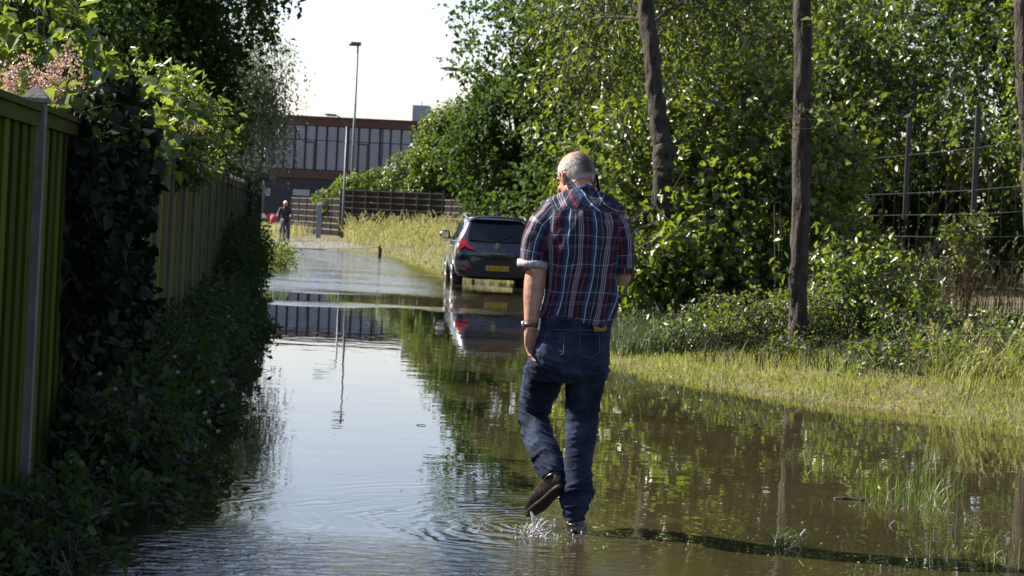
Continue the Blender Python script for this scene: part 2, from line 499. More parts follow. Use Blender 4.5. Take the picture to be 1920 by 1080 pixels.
# flood water: a murky sheet whose waves sit where the wind and the walker make them
MANY = 9.55
FOOT = at_z(1072, 1000, 0.0); FOOT2 = at_z(1002, 985, 0.0)
wm, n, l, b = new_mat('flood_water')
b.inputs['Base Color'].default_value = (.062, .046, .021, 1)
b.inputs['Roughness'].default_value = 0.012
b.inputs['IOR'].default_value = 1.75
geo = n.new('ShaderNodeNewGeometry')
sep = n.new('ShaderNodeSeparateXYZ'); l.new(geo.outputs['Position'], sep.inputs[0])
def M(op, *a, clamp=False):
    m = n.new('ShaderNodeMath'); m.operation = op; m.use_clamp = clamp
    for i_, v in enumerate(a):
        if isinstance(v, (int, float)): m.inputs[i_].default_value = v
        else: l.new(v, m.inputs[i_])
    return m.outputs[0]
def NOISE(scale, sx, sy, detail=3, rough=.5, dist=0.0):
    mp = n.new('ShaderNodeMapping'); mp.inputs['Scale'].default_value = (sx, sy, 1)
    l.new(geo.outputs['Position'], mp.inputs[0])
    t = n.new('ShaderNodeTexNoise'); t.inputs['Scale'].default_value = scale; t.inputs['Detail'].default_value = detail; t.inputs['Roughness'].default_value = rough; t.inputs['Distortion'].default_value = dist
    l.new(mp.outputs[0], t.inputs[0]); return t.outputs['Fac']
def SMOOTH(v, lo, hi):
    mr = n.new('ShaderNodeMapRange'); mr.interpolation_type = 'SMOOTHSTEP'
    l.new(v, mr.inputs[0]); mr.inputs[1].default_value = lo; mr.inputs[2].default_value = hi
    return mr.outputs[0]
X, Y = sep.outputs[0], sep.outputs[1]
warp = M('MULTIPLY', M('SUBTRACT', NOISE(.35, 1, 1, 2), .5), 5.0)
Yw = M('ADD', Y, warp)
Q = M('SUBTRACT', X, M('MULTIPLY', Y, FK))
def BAND(lo, hi, soft):
    return M('MULTIPLY', SMOOTH(Yw, lo - soft, lo + soft), M('SUBTRACT', 1.0, SMOOTH(Yw, hi - soft, hi + soft)))
# gentle undulation everywhere
h = M('MULTIPLY', NOISE(1.1, 1, 1.6, 2), .0018)
h = M('ADD', h, M('MULTIPLY', NOISE(5.0, 1, 1.5, 2), .0003))
# wind-ruffled bands far down the road
fine = NOISE(7.0, .55, 1.0, 4, .6)
bands = M('ADD', M('ADD', M('MULTIPLY', BAND(30.6, 31.6, .25), .9), M('MULTIPLY', BAND(36, 46.5, 1.0), .9)), BAND(47, 73, 1.5))
side = M('SUBTRACT', 1.0, SMOOTH(Q, 2.3, 3.6))
h = M('ADD', h, M('MULTIPLY', M('MULTIPLY', M('MULTIPLY', fine, .010), bands), side))
# rings that spread from the walker's feet
def RINGS(cx, cy_, k, amp, fall, ph):
    dx = M('SUBTRACT', X, float(cx)); dy = M('SUBTRACT', Y, float(cy_))
    d = M('SQRT', M('ADD', M('ADD', M('MULTIPLY', dx, dx), M('MULTIPLY', dy, dy)), .0004))
    dw = M('ADD', d, M('MULTIPLY', M('SUBTRACT', NOISE(2.6, 1, 1, 3), .5), .42))
    env = M('EXPONENT', M('MULTIPLY', d, -fall))
    return M('MULTIPLY', M('MULTIPLY', M('SINE', M('ADD', M('MULTIPLY', dw, k), ph)), env), amp)
leftside = M('ADD', .25, M('MULTIPLY', .75, M('SUBTRACT', 1.0, SMOOTH(X, FOOT[0] - .15, FOOT[0] + .25))))
rough_ = M('ADD', .35, M('MULTIPLY', 1.3, SMOOTH(NOISE(1.7, 1, 1, 3), .35, .65)))
rings = M('ADD', RINGS(FOOT[0], FOOT[1], 46, .0013, 1.4, 0), RINGS(FOOT2[0], FOOT2[1] - .1, 63, .0017, 1.8, 1.0))
h = M('ADD', h, M('MULTIPLY', M('MULTIPLY', rings, leftside), rough_))
# ruffled wake across the foreground, left of the walker
Yn = M('ADD', Y, M('MULTIPLY', warp, .4))
near = M('MULTIPLY', M('SUBTRACT', 1.0, SMOOTH(Yn, 8.0, 9.4)), M('SUBTRACT', 1.0, SMOOTH(X, .1, 1.1)))
h = M('ADD', h, M('MULTIPLY', M('MULTIPLY', NOISE(9.0, .8, 1.7, 4, .55, .6), .017), near))
bp = n.new('ShaderNodeBump'); bp.inputs['Strength'].default_value = 1.0; bp.inputs['Distance'].default_value = 1.0
l.new(h, bp.inputs['Height'])
# in the ruffled bands one sees the wave faces that lean towards the viewer
cmb = n.new('ShaderNodeCombineXYZ'); l.new(M('MULTIPLY', M('MULTIPLY', M('MINIMUM', bands, 1.0), side), M('MULTIPLY', M('MULTIPLY', SMOOTH(NOISE(.75, .28, 1.0, 6, .68), .475, .535), M('ADD', .55, M('MULTIPLY', .9, NOISE(3.0, .3, 1.0, 4, .6)))), -.034)), cmb.inputs[1])
va = n.new('ShaderNodeVectorMath'); va.operation = 'ADD'; l.new(bp.outputs[0], va.inputs[0]); l.new(cmb.outputs[0], va.inputs[1])
vn_ = n.new('ShaderNodeVectorMath'); vn_.operation = 'NORMALIZE'; l.new(va.outputs[0], vn_.inputs[0]); l.new(vn_.outputs[0], b.inputs['Normal'])
# silt clouds: the murk is not one brown
nz = NOISE(.8, 1, 1, 5); rr = n.new('ShaderNodeValToRGB'); rr.color_ramp.elements[0].position = .3; rr.color_ramp.elements[1].position = .7
rr.color_ramp.elements[0].color = (.021, .018, .0078, 1); rr.color_ramp.elements[1].color = (.036, .029, .0135, 1)
l.new(nz, rr.inputs[0]); l.new(rr.outputs[0], b.inputs['Base Color'])
tag(mesh_np('water', [[-40, -40, 0], [40, -40, 0], [40, 95, 0], [-40, 95, 0]], [[[0, 1, 2, 3]]], wm, smooth=False), kind='structure')

# ------------------------------------------------------------------ garden fence on the left
def wood_mat(name, c1, c2, green):
    m, n, l, b = new_mat(name)
    geo = n.new('ShaderNodeNewGeometry')
    mp = n.new('ShaderNodeMapping'); mp.inputs['Scale'].default_value = (14, 14, .9); l.new(geo.outputs['Position'], mp.inputs[0])
    t = n.new('ShaderNodeTexNoise'); t.inputs['Scale'].default_value = 2.2; t.inputs['Detail'].default_value = 8; l.new(mp.outputs[0], t.inputs[0])
    r = n.new('ShaderNodeValToRGB'); r.color_ramp.elements[0].position = .3; r.color_ramp.elements[1].position = .72
    r.color_ramp.elements[0].color = (*c1, 1); r.color_ramp.elements[1].color = (*c2, 1); l.new(t.outputs['Fac'], r.inputs[0])
    t2 = n.new('ShaderNodeTexNoise'); t2.inputs['Scale'].default_value = .7; t2.inputs['Detail'].default_value = 5; l.new(geo.outputs['Position'], t2.inputs[0])
    r2 = n.new('ShaderNodeValToRGB'); r2.color_ramp.elements[0].position = .35; r2.color_ramp.elements[1].position = .6; l.new(t2.outputs['Fac'], r2.inputs[0])
    isl = n.new('ShaderNodeMath'); isl.operation = 'MULTIPLY_ADD'; l.new(geo.outputs['Random Per Island'], isl.inputs[0]); isl.inputs[1].default_value = .7; isl.inputs[2].default_value = .62
    mx = n.new('ShaderNodeMixRGB'); l.new(r2.outputs[0], mx.inputs[0]); l.new(r.outputs[0], mx.inputs[1]); mx.inputs[2].default_value = (*green, 1)
    mm = n.new('ShaderNodeMixRGB'); mm.blend_type = 'MULTIPLY'; mm.inputs[0].default_value = 1; l.new(mx.outputs[0], mm.inputs[1]); l.new(isl.outputs[0], mm.inputs[2])
    l.new(mm.outputs[0], b.inputs['Base Color']); b.inputs['Roughness'].default_value = .9; b.inputs['Specular IOR Level'].default_value = .12
    bp = n.new('ShaderNodeBump'); bp.inputs['Distance'].default_value = .004; l.new(t.outputs['Fac'], bp.inputs['Height']); l.new(bp.outputs[0], b.inputs['Normal'])
    return m
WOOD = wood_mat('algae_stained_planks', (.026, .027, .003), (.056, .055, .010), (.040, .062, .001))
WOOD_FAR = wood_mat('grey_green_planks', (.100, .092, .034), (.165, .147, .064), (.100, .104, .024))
CONC = mat('weathered_concrete', (.085, .078, .075), .9, (.14, .13, .125), 9, bump=.004, bscale=70)
CONC_MOSS = mat('mossy_concrete', (.05, .054, .032), .9, (.085, .085, .056), 7, bump=.004, bscale=60)
FANG = math.atan(FK)                      # the fence's heading from +Y
fd = np.array([FK, 1.0, 0]); fd /= np.linalg.norm(fd)
fn = np.array([fd[1], -fd[0], 0])         # towards the road
fence = empty('garden_fence', (fence_x(9.4), 9.4, 0), 'long tall plank garden fence with pointed concrete posts along the flooded lane', 'fence')
RZ = math.atan2(fd[1], fd[0])
rng = np.random.default_rng(11)
STEP = 1.84
for k in range(-1, 21):
    Yk = 9.4 + k * STEP
    base = np.array([fence_x(Yk), Yk, 0.0])
    dz = (rng.random() - .5) * .02
    mb = MB()
    h_ = 1.935 + dz
    tl = (rng.random(2) - .5) * .012
    mb.box(base + [0, 0, (h_ - .3) / 2], (.085, .10, h_ + .3), RZ)
    po = mb.build('post', CONC if k <= 1 else CONC_MOSS, fence)
    mb = MB()
    c, s = math.cos(RZ), math.sin(RZ)
    cap = np.array([[-.058, -.064, 0], [.058, -.064, 0], [.058, .064, 0], [-.058, .064, 0], [-.058, -.064, .022], [.058, -.064, .022], [.058, .064, .022], [-.058, .064, .022], [0, 0, .092]])
    cap = cap @ np.array([[c, s, 0], [-s, c, 0], [0, 0, 1]]) + base + [0, 0, h_ + .001]
    mb.add(cap, [[0, 3, 2, 1], [0, 1, 5, 4], [1, 2, 6, 5], [2, 3, 7, 6], [3, 0, 4, 7]], [[4, 5, 8], [5, 6, 8], [6, 7, 8], [7, 4, 8]])
    V, Qd, T = mb.arrays()
    mesh_np('post_cap', V - parent_origin(fence), [Qd, T], CONC, po, False)
    if k < 20:
        mb = MB()
        ln = STEP - .10
        nsl = 13
        for q in range(nsl):
            u = .05 + (q + .5) * ln / nsl
            off = -.012 if q % 2 else .012
            hh = 1.865 + (rng.random() - .5) * .012
            mb.box(base + fd * u + fn * (off - .01) + [0, 0, hh / 2 + .02 + dz], (ln / nsl + .012, .022, hh), RZ)
        mb.box(base + fd * (STEP / 2) + fn * .0 + [0, 0, 1.918 + dz], (ln, .085, .032), RZ)
        mb.box(base + fd * (STEP / 2) + fn * .002 + [0, 0, 1.865 + dz], (ln - .004, .056, .068), RZ)
        mb.box(base + fd * (STEP / 2) + fn * .0 + [0, 0, .02], (ln - .004, .06, .20), RZ)
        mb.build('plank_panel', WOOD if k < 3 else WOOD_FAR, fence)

# shed at the far end of the fence
SHW = mat('dark_shed_boards', (.035, .033, .025), .85, (.06, .055, .04), 6, (8, 8, 1), bump=.004)
SHR = mat('bitumen_roof_felt', (.10, .095, .09), .9, (.16, .15, .14), 12, bump=.004)
Ys = 43.2
shed = empty('garden_shed', (fence_x(Ys) - .35, Ys, 0), 'small dark board shed with flat overhanging roof at the far end of the plank fence', 'shed')
sb = np.array([fence_x(Ys), Ys, 0]) - fn * .62
mb = MB(); mb.box(sb + [0, 0, 1.03], (3.6, 1.5, 2.06), RZ)
for q in range(26):
    mb.box(sb + fd * (-1.75 + q * .14) + fn * .757 + [0, 0, 1.03], (.125, .02 + .008 * (q % 2), 2.02), RZ)
mb.build('wall', SHW, shed)
mb = MB(); mb.box(sb + fn * .1 + [0, 0, 2.13], (4.0, 2.0, .10), RZ); mb.box(sb + fn * .08 + [0, 0, 2.21], (3.8, 1.8, .05), RZ)
mb.build('roof', SHR, shed)
for sgn in (-1, 1):
    mb = MB(); mb.box(sb + fd * sgn * 1.86 + fn * .84 + [0, 0, 1.03], (.1, .1, 2.09), RZ); mb.build('corner_post', SHW, shed)

# ------------------------------------------------------------------ far building
BY = 140.0
BR = mat('dark_slate_brick', (.020, .020, .030), .8, (.028, .027, .038), 3, (1, 1, 3), bump=.003)
RED = mat('rust_red_fascia', (.062, .018, .013), .6, (.08, .025, .017), .8, (.2, 1, 1))
GL, n_, l_, b_ = new_mat('tinted_window_glass')
b_.inputs['Base Color'].default_value = (.105, .128, .205, 1); b_.inputs['Metallic'].default_value = .75; b_.inputs['Roughness'].default_value = .03
tcg = n_.new('ShaderNodeNewGeometry'); tg = n_.new('ShaderNodeTexNoise'); tg.inputs['Scale'].default_value = .25; l_.new(tcg.outputs['Position'], tg.inputs[0])
bg_ = n_.new('ShaderNodeBump'); bg_.inputs['Distance'].default_value = .015; l_.new(tg.outputs['Fac'], bg_.inputs['Height']); l_.new(bg_.outputs[0], b_.inputs['Normal'])
FRM = mat('dark_window_frame', (.008, .010, .018), .6)
UNIT = mat('pale_blue_plant_room', (.22, .28, .36), .6, (.25, .31, .39), 2)
bld = empty('office_building', (at(640, 300, BY)[0], BY, 0), 'long two storey office building with rust red bands and a tall window strip', 'building')
XL = at(430, 300, BY)[0]; XR = at(850, 300, BY)[0]; XC = (XL + XR) / 2; BW = XR - XL
def zat(px, py): return at(px, py, BY)[2]
zr0, zr1 = zat(640, 222.5), zat(640, 237.5)      # roof fascia
zb0, zb1 = zat(640, 322), zat(640, 337)          # lower band
mb = MB(); mb.box((XC, BY + 7, (zb1 - .6) / 2), (BW, 14, zb1 + .6)); mb.build('ground_floor_wall', BR, bld)
mb = MB(); mb.box((XC, BY + 7, (zr0 + zr1) / 2), (BW + .5, 14.5, zr0 - zr1)); mb.box((XC, BY + 7, zr0 + .04), (BW + .7, 14.7, .08)); mb.build('roof_fascia', RED, bld)
mb = MB(); mb.box((XC, BY + 7, (zb0 + zb1) / 2), (BW + .2, 14.2, zb0 - zb1)); mb.build('lower_band', RED, bld)
mb = MB(); mb.box((XC, BY + 7.6, (zr1 + zb0) / 2), (BW - .02, 13, zr1 - zb0)); mb.build('upper_floor_core', FRM, bld)
nw = int(BW / .755)
for k in range(nw):
    x0 = XL + k * BW / nw; w = BW / nw
    fr = MB()
    fr.box((x0, BY + .42, (zr1 + zb0) / 2), (.115, .34, zr1 - zb0 - .004))
    fr.box((x0 + w / 2, BY + .46, zr1 - .32 * (zr1 - zb0)), (w - .117, .10, .055))
    if k % 5 == 2:
        fr.box((x0 + w / 2, BY + .44, zr1 - .37 * (zr1 - zb0)), (w - .117, .12, .09))
        fr.box((x0 + w - .13, BY + .44, zr1 - .68 * (zr1 - zb0)), (.05, .12, .58 * (zr1 - zb0)))
    fr.box((x0 + w / 2, BY + .46, zb0 + .045), (w - .117, .10, .09))
    win = fr.build('window', FRM, bld)
    mbp = MB(); mbp.box((x0 + w / 2, BY + .50, (zr1 + zb0) / 2), (w - .12, .03, zr1 - zb0 - .01))
    V, Qd, T = mbp.arrays(); mesh_np('pane', V - parent_origin(bld), [Qd, T], GL, win, False)
# daylight seen through the ground floor, painted as two pale solid panels
DAYL = mat('pale_daylight', (.30, .30, .33), .7)
for (px0, px1, py0, py1) in ((483, 507, 353, 366), (549, 581, 356, 366)):
    p0, p1 = at(px0, py1, BY), at(px1, py0, BY)
    mb = MB(); mb.box(((p0[0] + p1[0]) / 2, BY - .03, (p0[2] + p1[2]) / 2), (p1[0] - p0[0], .06, p1[2] - p0[2]))
    mb.build('opening', DAYL, bld)
pu = at(790, 200, BY + 5); mb = MB(); mb.box((pu[0], BY + 6, zr0 + .09 + (at(790, 200, BY + 5)[2] - zr0) / 2), (1.25, 2.4, at(790, 200, BY + 5)[2] - zr0)); un = mb.build('rooftop_unit', UNIT, bld)
mb = MB(); mb.loft([(pu[0] + .0, BY + 5.5, pu[2]), (pu[0] + .0, BY + 5.5, pu[2] + .45)], .03, n=6); V, Qd, T = mb.arrays(); mesh_np('antenna', V - parent_origin(bld), [Qd, T], FRM, un, False)

# ------------------------------------------------------------------ lamps, poles and far street furniture
GALV = mat('galvanised_steel', (.065, .075, .085), .5, (.095, .105, .115), 6, (1, 1, .3), metal=.4)
GALVD = mat('dark_green_steel', (.035, .055, .055), .5, (.05, .07, .07), 6)
LENS = mat('lamp_lens', (.45, .46, .46), .3)
def arm_lamp(px_base, Y, zt, reach, label, group='street lamps along the lane', rb=.05):
    p = at(px_base, 400, Y); x = p[0]; z0 = float(ground_z(x, Y)) - .2
    lean = 0.0
    r = empty('street_lamp', (x, Y, 0), label, 'street lamp', group)
    mb = MB(); mb.loft([(x, Y, z0), (x, Y, z0 + 1.2), (x, Y, zt - .45)], [rb * 1.25, rb, rb * .7], n=12, round_ends=False); mb.build('post', GALV, r, True)
    u = np.linspace(0, 1, 10); pts = np.stack([x - reach * .55 * u, np.full(10, Y), zt - .45 + .45 * np.sin(u * math.pi / 2) ** .8], 1)
    mb = MB(); mb.loft(pts, np.linspace(rb * .7, rb * .5, 10), n=10); mb.build('arm', GALVD, r, True)
    mb = MB(); hx = x - reach * .55
    mb.loft([(hx + .05, Y, zt), (hx - .12, Y, zt + .01), (hx - reach * .3, Y, zt + .03), (hx - reach * .45, Y, zt + .03)], [.05, .10, .10, .04], [.05, .055, .05, .025], ref=(0, 1, 0), n=12); hd = mb.build('lamp_head', GALVD, r, True)
    mb = MB(); mb.box((hx - reach * .22, Y, zt - .035), (reach * .28, .13, .02)); V, Qd, T = mb.arrays(); mesh_np('lens', V - parent_origin(r), [Qd, T], LENS, hd, False)
    return r
arm_lamp(643, 85, at(640, 217, 85)[2], 1.0, 'slender grey street lamp with short curved arm standing in the tall dry grass', rb=.05)
arm_lamp(893, 58, at(880, 132, 58)[2], 1.25, 'grey street lamp whose arm pokes left out of the dark tree behind the car')
arm_lamp(1121, 32, 5.9, 1.2, 'grey street lamp post half hidden in the leafy branches above the walking man', rb=.055)
x, Y = at(655, 430, 127)[0], 127
zt = at(672, 84, 127)[2]
r = empty('street_lamp', (x, Y, 0), 'very tall thin lamp mast with a small square head in front of the office building', 'street lamp', 'street lamps along the lane')
mb = MB(); mb.loft([(x, Y, -.2), (x, Y, 4), (x, Y, zt)], [.12, .10, .06], n=12, round_ends=False); mb.build('mast', GALVD, r, True)
mb = MB(); mb.box((x - .12, Y, zt + .05), (.62, .5, .22)); mb.box((x - .28, Y, zt - .02), (.55, .42, .12)); mb.build('lamp_head', GALVD, r)
x, Y = at(492, 400, 112)[0], 112
r = empty('sign_pole', (x, Y, 0), 'thin pale pole at the left end of the office building with two small plates', 'pole')
mb = MB(); mb.loft([(x, Y, -.2), (x + .0, Y, at(499, 268, Y)[2])], [.075, .06], n=10, round_ends=False); mb.build('post', GALV, r, True)
# grey marker post in the grass
p = at_z(597, 436, .05); Y = 86; p = at(597, 436, Y)
r = empty('marker_post', (p[0], Y, 0), 'square grey blue marker post with a white top standing before the slatted fence', 'post')
zt = at(598, 379, Y)[2]; zg = at(597, 436, Y)[2]
PST = mat('blue_grey_paint', (.16, .19, .25), .6, (.20, .23, .29), 8); WHT = mat('white_paint', (.7, .7, .7), .5)
mb = MB(); mb.box((p[0], Y, (zt - .12 + zg - .3) / 2), (.19, .19, zt - .12 - zg + .3)); mb.build('post', PST, r)
mb = MB(); mb.box((p[0], Y, zt - .058), (.195, .195, .12)); mb.build('top', WHT, r)
# red and white road barrier, far left
Y = 104; p = at(503, 410, Y)
r = empty('road_barrier', (p[0], Y, 0), 'small red and white road barrier beside the far pole', 'barrier')
REDP = mat('red_reflective_board', (.42, .035, .03), .4)
z0 = float(ground_z(p[0], Y))
for sgn in (-1, 1):
    mb = MB(); mb.box((p[0] + sgn * .42, Y, z0 + .45), (.06, .06, .9)); mb.build('leg', WHT, r)
for q in range(5):
    mb = MB(); mb.box((p[0] - .44 + q * .22, Y - .05, z0 + .85), (.216, .03, .30)); mb.build('board', REDP if q % 2 == 0 else WHT, r)
# short stake out in the water
p = at_z(711, 482, 0)
WST = mat('wet_dark_timber', (.018, .015, .012), .5, (.03, .026, .02), 20)
mb = MB(); mb.loft([(p[0], p[1], -.2), (p[0] + .01, p[1], .12), (p[0] + .02, p[1], .26), (p[0] - .03, p[1], .32), (p[0] - .0, p[1], .40)], [.06, .06, .07, .055, .03], n=12)
tag(mb.build('timber_stake', WST, None, True, origin=(p[0], p[1], 0)), 'short dark stake standing in the shallow water before the dry grass', 'stake')

# slatted screen fence behind the tall grass
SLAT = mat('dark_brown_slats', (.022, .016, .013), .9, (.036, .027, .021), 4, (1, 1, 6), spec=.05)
SLAT_SHADE = mat('shade_dark_slats', (.010, .008, .009), .9, (.017, .014, .013), 4, (1, 1, 6), spec=.03)  # darker copy of the slats: shade put into the colour of sun-facing runs
WIRE = mat('grey_fence_wire', (.12, .11, .10), .7)
def slat_fence(pts, ztop, label, rows, post_step, sm=None):
    r = empty('slatted_fence', (pts[0][0], pts[0][1], 0), label, 'fence')
    pn, wr = MB(), MB()
    for (x0, y0), (x1, y1) in zip(pts[:-1], pts[1:]):
        L = math.hypot(x1 - x0, y1 - y0); a = math.atan2(y1 - y0, x1 - x0)
        z0 = -.05; c = np.array([(x0 + x1) / 2, (y0 + y1) / 2, 0])
        nn = np.array([math.sin(a), -math.cos(a), 0])
        hh = (ztop - z0) / rows
        for k in range(rows):
            pn.box(c + [0, 0, z0 + (k + .5) * hh], (L, .03, hh * .84), a)
            wr.box(c + nn * .03 + [0, 0, z0 + (k + 1) * hh - .01], (L, .012, .026), a)
        m = max(1, int(L / post_step))
        for k in range(m + 1):
            pb = MB(); q = np.array([x0 + (x1 - x0) * k / m, y0 + (y1 - y0) * k / m, 0])
            pb.box(q + nn * .045 + [0, 0, ztop / 2 + .03], (.045, .04, ztop + .1), a); pb.build('post', FRM, r)
    pn.build('slats', sm or SLAT, r); wr.build('wires', WIRE, r)
    return r
P0, P1, P2 = at(640, 355, 90), at(832, 363, 88), at(1060, 360, 70)
PA, PB = at(548, 374, 102), at(640, 374, 92)
slat_fence([(P0[0], 90), (P1[0], 88)], P0[2], 'dark slatted screen fence with pale wires behind the tall dry grass', 9, .62)
slat_fence([(P1[0] + .05, 88.1), (P2[0], 68)], 2.15, 'dark slatted screen fence in the shade of the tree behind the car', 8, 1.6, SLAT_SHADE)
slat_fence([(PA[0], 102), (PB[0], 92)], PA[2] + .1, 'lower slatted fence beside the grey marker post and the cyclist', 7, 1.6, SLAT_SHADE)

# mesh fence on the right bank
BLK = mat('black_steel', (.012, .012, .013), .45)
mf = empty('mesh_fence', (at(1822, 500, 30)[0], 30, 0), 'tall black mesh fence with wires in front of the woods on the right', 'fence')
posts = []
for (px, py, Y) in ((1965, 238, 27.2), (1832, 260, 30), (1703, 275, 33), (1597, 286, 36), (1508, 297, 39.2), (1432, 306, 42.5)):
    p = at(px, py, Y); posts.append(p)
    mb = MB(); zg = float(ground_z(p[0], Y))
    mb.box((p[0], Y, (p[2] + .95 + zg) / 2 + .48), (.075, .07, p[2] - zg - .95))
    mb.box((p[0] - .01, Y + .005, zg + .45 + .0), (.045, .045, 1.2)); mb.build('post', BLK, mf)
wr = MB()
for a_, b_ in zip(posts[:-1], posts[1:]):
    for hz in (2.86, 2.22, 1.86, 1.5, 1.14, .78):
        za = a_[2] - 3.0 + hz; zb = b_[2] - 3.0 + hz
        q = np.linspace(0, 1, 7); pp = np.array(a_)[None] * (1 - q)[:, None] + np.array(b_)[None] * q[:, None]
        pp[:, 2] = za + (zb - za) * q - .02 * np.sin(q * math.pi) * (hz % .7); pp[:, 1] -= .06
        wr.loft(pp, .0038, n=5, round_ends=False)
    for k in range(1, 5):
        t = k / 5; p = np.array(a_) * (1 - t) + np.array(b_) * t
        wr.box((p[0], p[1] - .06, p[2] / 2 - .2), (.004, .004, p[2] - .75))
wr.build('wire_mesh', mat('dark_fence_wire', (.035, .036, .034), .6), mf)

# ------------------------------------------------------------------ plants
BARK = mat('grey_brown_bark', (.010, .0075, .005), .95, (.048, .038, .028), 7, (3, 3, .8), bump=.03, bscale=18)
BARKD = mat('dark_bark', (.022, .017, .012), .9, (.05, .04, .028), 6, (3, 3, .8), bump=.015, bscale=20)
LF_BUSH = leaf_mat('broad_bush_leaves', [(.012, .030, .006), (.030, .060, .009), (.055, .095, .012), (.075, .12, .014), (.14, .18, .026)], .34, .38, (.34, .44, .02), .6, .95)
LF_TREE = leaf_mat('tree_leaves', [(.012, .030, .007), (.030, .060, .010), (.055, .092, .013), (.10, .135, .02)], .42, .36, (.28, .38, .02), .5, .95)
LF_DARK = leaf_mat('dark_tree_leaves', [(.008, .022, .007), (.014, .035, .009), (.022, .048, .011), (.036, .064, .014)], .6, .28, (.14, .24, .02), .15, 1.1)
LF_PALE = leaf_mat('pale_grey_green_leaves', [(.06, .08, .042), (.09, .115, .06), (.12, .145, .08)], .5, .38, (.26, .32, .14), .5, 1.2)
LF_LIME = leaf_mat('fresh_green_leaves', [(.04, .08, .012), (.065, .12, .016), (.09, .15, .022), (.13, .18, .03)], .4, .4, (.30, .40, .03))
LF_IVY = leaf_mat('ivy_leaves', [(.005, .011, .005), (.008, .018, .007), (.013, .027, .009)], .65, .12, (.06, .10, .02), .2)
LF_VINE = leaf_mat('vine_leaves', [(.016, .042, .008), (.032, .072, .012), (.055, .105, .016), (.11, .16, .028)], .32, .36, (.34, .44, .03), .7, 1.05)
LF_HAZ = leaf_mat('hazel_leaves', [(.008, .022, .005), (.018, .042, .007), (.036, .068, .009), (.055, .090, .012), (.10, .135, .02)], .36, .36, (.28, .38, .02), .6, .85)
LF_LOW = leaf_mat('nettle_leaves', [(.010, .024, .009), (.018, .040, .012), (.040, .072, .018)], .55, .3, (.14, .24, .02), .25, 1.0)
PINK = leaf_mat('pink_blossom', [(.55, .33, .28), (.68, .45, .38), (.75, .55, .47)], .6, .3, (.6, .3, .25))
YELL = leaf_mat('yellow_green_umbels', [(.16, .18, .03), (.22, .22, .04), (.28, .26, .06)], .6, .3, (.35, .35, .05))
WHITEF = leaf_mat('white_flowers', [(.25, .26, .23), (.35, .35, .32)], .6, .2, (.5, .5, .45))
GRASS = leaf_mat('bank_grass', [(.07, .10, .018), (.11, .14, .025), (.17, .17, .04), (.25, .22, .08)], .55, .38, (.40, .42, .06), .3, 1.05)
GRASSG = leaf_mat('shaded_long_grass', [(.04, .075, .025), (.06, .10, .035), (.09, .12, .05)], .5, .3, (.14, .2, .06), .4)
GRASSW = leaf_mat('water_grass', [(.05, .09, .012), (.08, .125, .018), (.13, .16, .035)], .45, .35, (.26, .34, .03), .4)
GRASSD = leaf_mat('dry_tall_grass', [(.20, .22, .05), (.30, .29, .10), (.38, .33, .18), (.17, .22, .04)], .6, .35, (.45, .43, .12), .3, .95)
RUST = leaf_mat('rusty_dock_stems', [(.08, .075, .03), (.14, .10, .04), (.22, .16, .08)], .7, .25, (.25, .15, .05), .3)

# --- right bank: the woods
plant('broadleaf_tree', [((1.3, 27, 5.2), (1.5, 2.0, 1.4)), ((.9, 28.5, 4.3), (1.0, 1.6, .7)), ((.6, 28, 6.0), (1.0, 1.6, .8)), ((2.6, 27.5, 5.4), (1.6, 1.9, 1.4)), ((1.0, 28, 3.5), (.9, 1.1, .5)), ((3.4, 28.5, 4.6), (1.3, 1.6, .9))],
      1500, 9, .10, .52, LF_TREE, 'tall broadleaf tree with a kinked trunk whose branches reach left over the walking man', 'tree', 'trees on the right bank', 21, BARK,
      [((1.971, 24.600, -0.100), 0.125), ((1.845, 24.600, 2.040), 0.112), ((1.841, 24.600, 2.406), 0.135), ((1.759, 24.600, 2.868), 0.112), ((1.657, 24.700, 3.503), 0.100), ((1.552, 24.800, 4.311), 0.092), ((1.35, 25.2, 6.6), .06)], tw=.5, droop=.35, stem_r=.022, sticks=1.0, stick_r=.006, limb_z=3.9)
plant('straight_tree', [((3.9, 22.0, 7.6), (1.5, 1.5, 1.0)), ((2.9, 21.8, 7.4), (1.1, 1.2, .8)), ((4.6, 22, 6.6), (.9, 1.0, .6)), ((3.15, 21.8, 2.75), (.22, .2, .30)), ((3.42, 21.7, 3.6), (.24, .2, .30)), ((3.02, 21.8, 1.5), (.22, .2, .25)), ((3.5, 21.8, 4.1), (.35, .3, .3))],
      640, 9, .10, .55, LF_TREE, 'straight grey trunked tree standing at the grass edge of the flooded lane', 'tree', 'trees on the right bank', 22, BARK,
      [((3.234, 22.000, -0.100), 0.125), ((3.237, 22.000, 0.510), 0.105), ((3.195, 22.000, 2.294), 0.100), ((3.129, 22.000, 4.076), 0.092), ((3.149, 22, 7.4), .06)], tw=.5, droop=.3, limbs=True, sticks=1.0, stick_r=.006, wob=.12, limb_z=4.6)
plant('ivy_clad_tree', [((4.94, 19.2, 2.5), (.16, .18, .55)), ((4.96, 19.3, 3.2), (.18, .22, .4)), ((5.6, 19.6, 4.3), (.8, .8, .6))],
      260, 9, .06, .7, LF_BUSH, 'tree trunk wrapped in leaves at the right edge of the view', 'tree', 'trees on the right bank', 23, BARK,

      [((5.203, 19.200, -0.100), 0.100), ((5.032, 19.200, 2.091), 0.085), ((4.845, 19.200, 3.848), 0.075)], tw=.2, limbs=False)
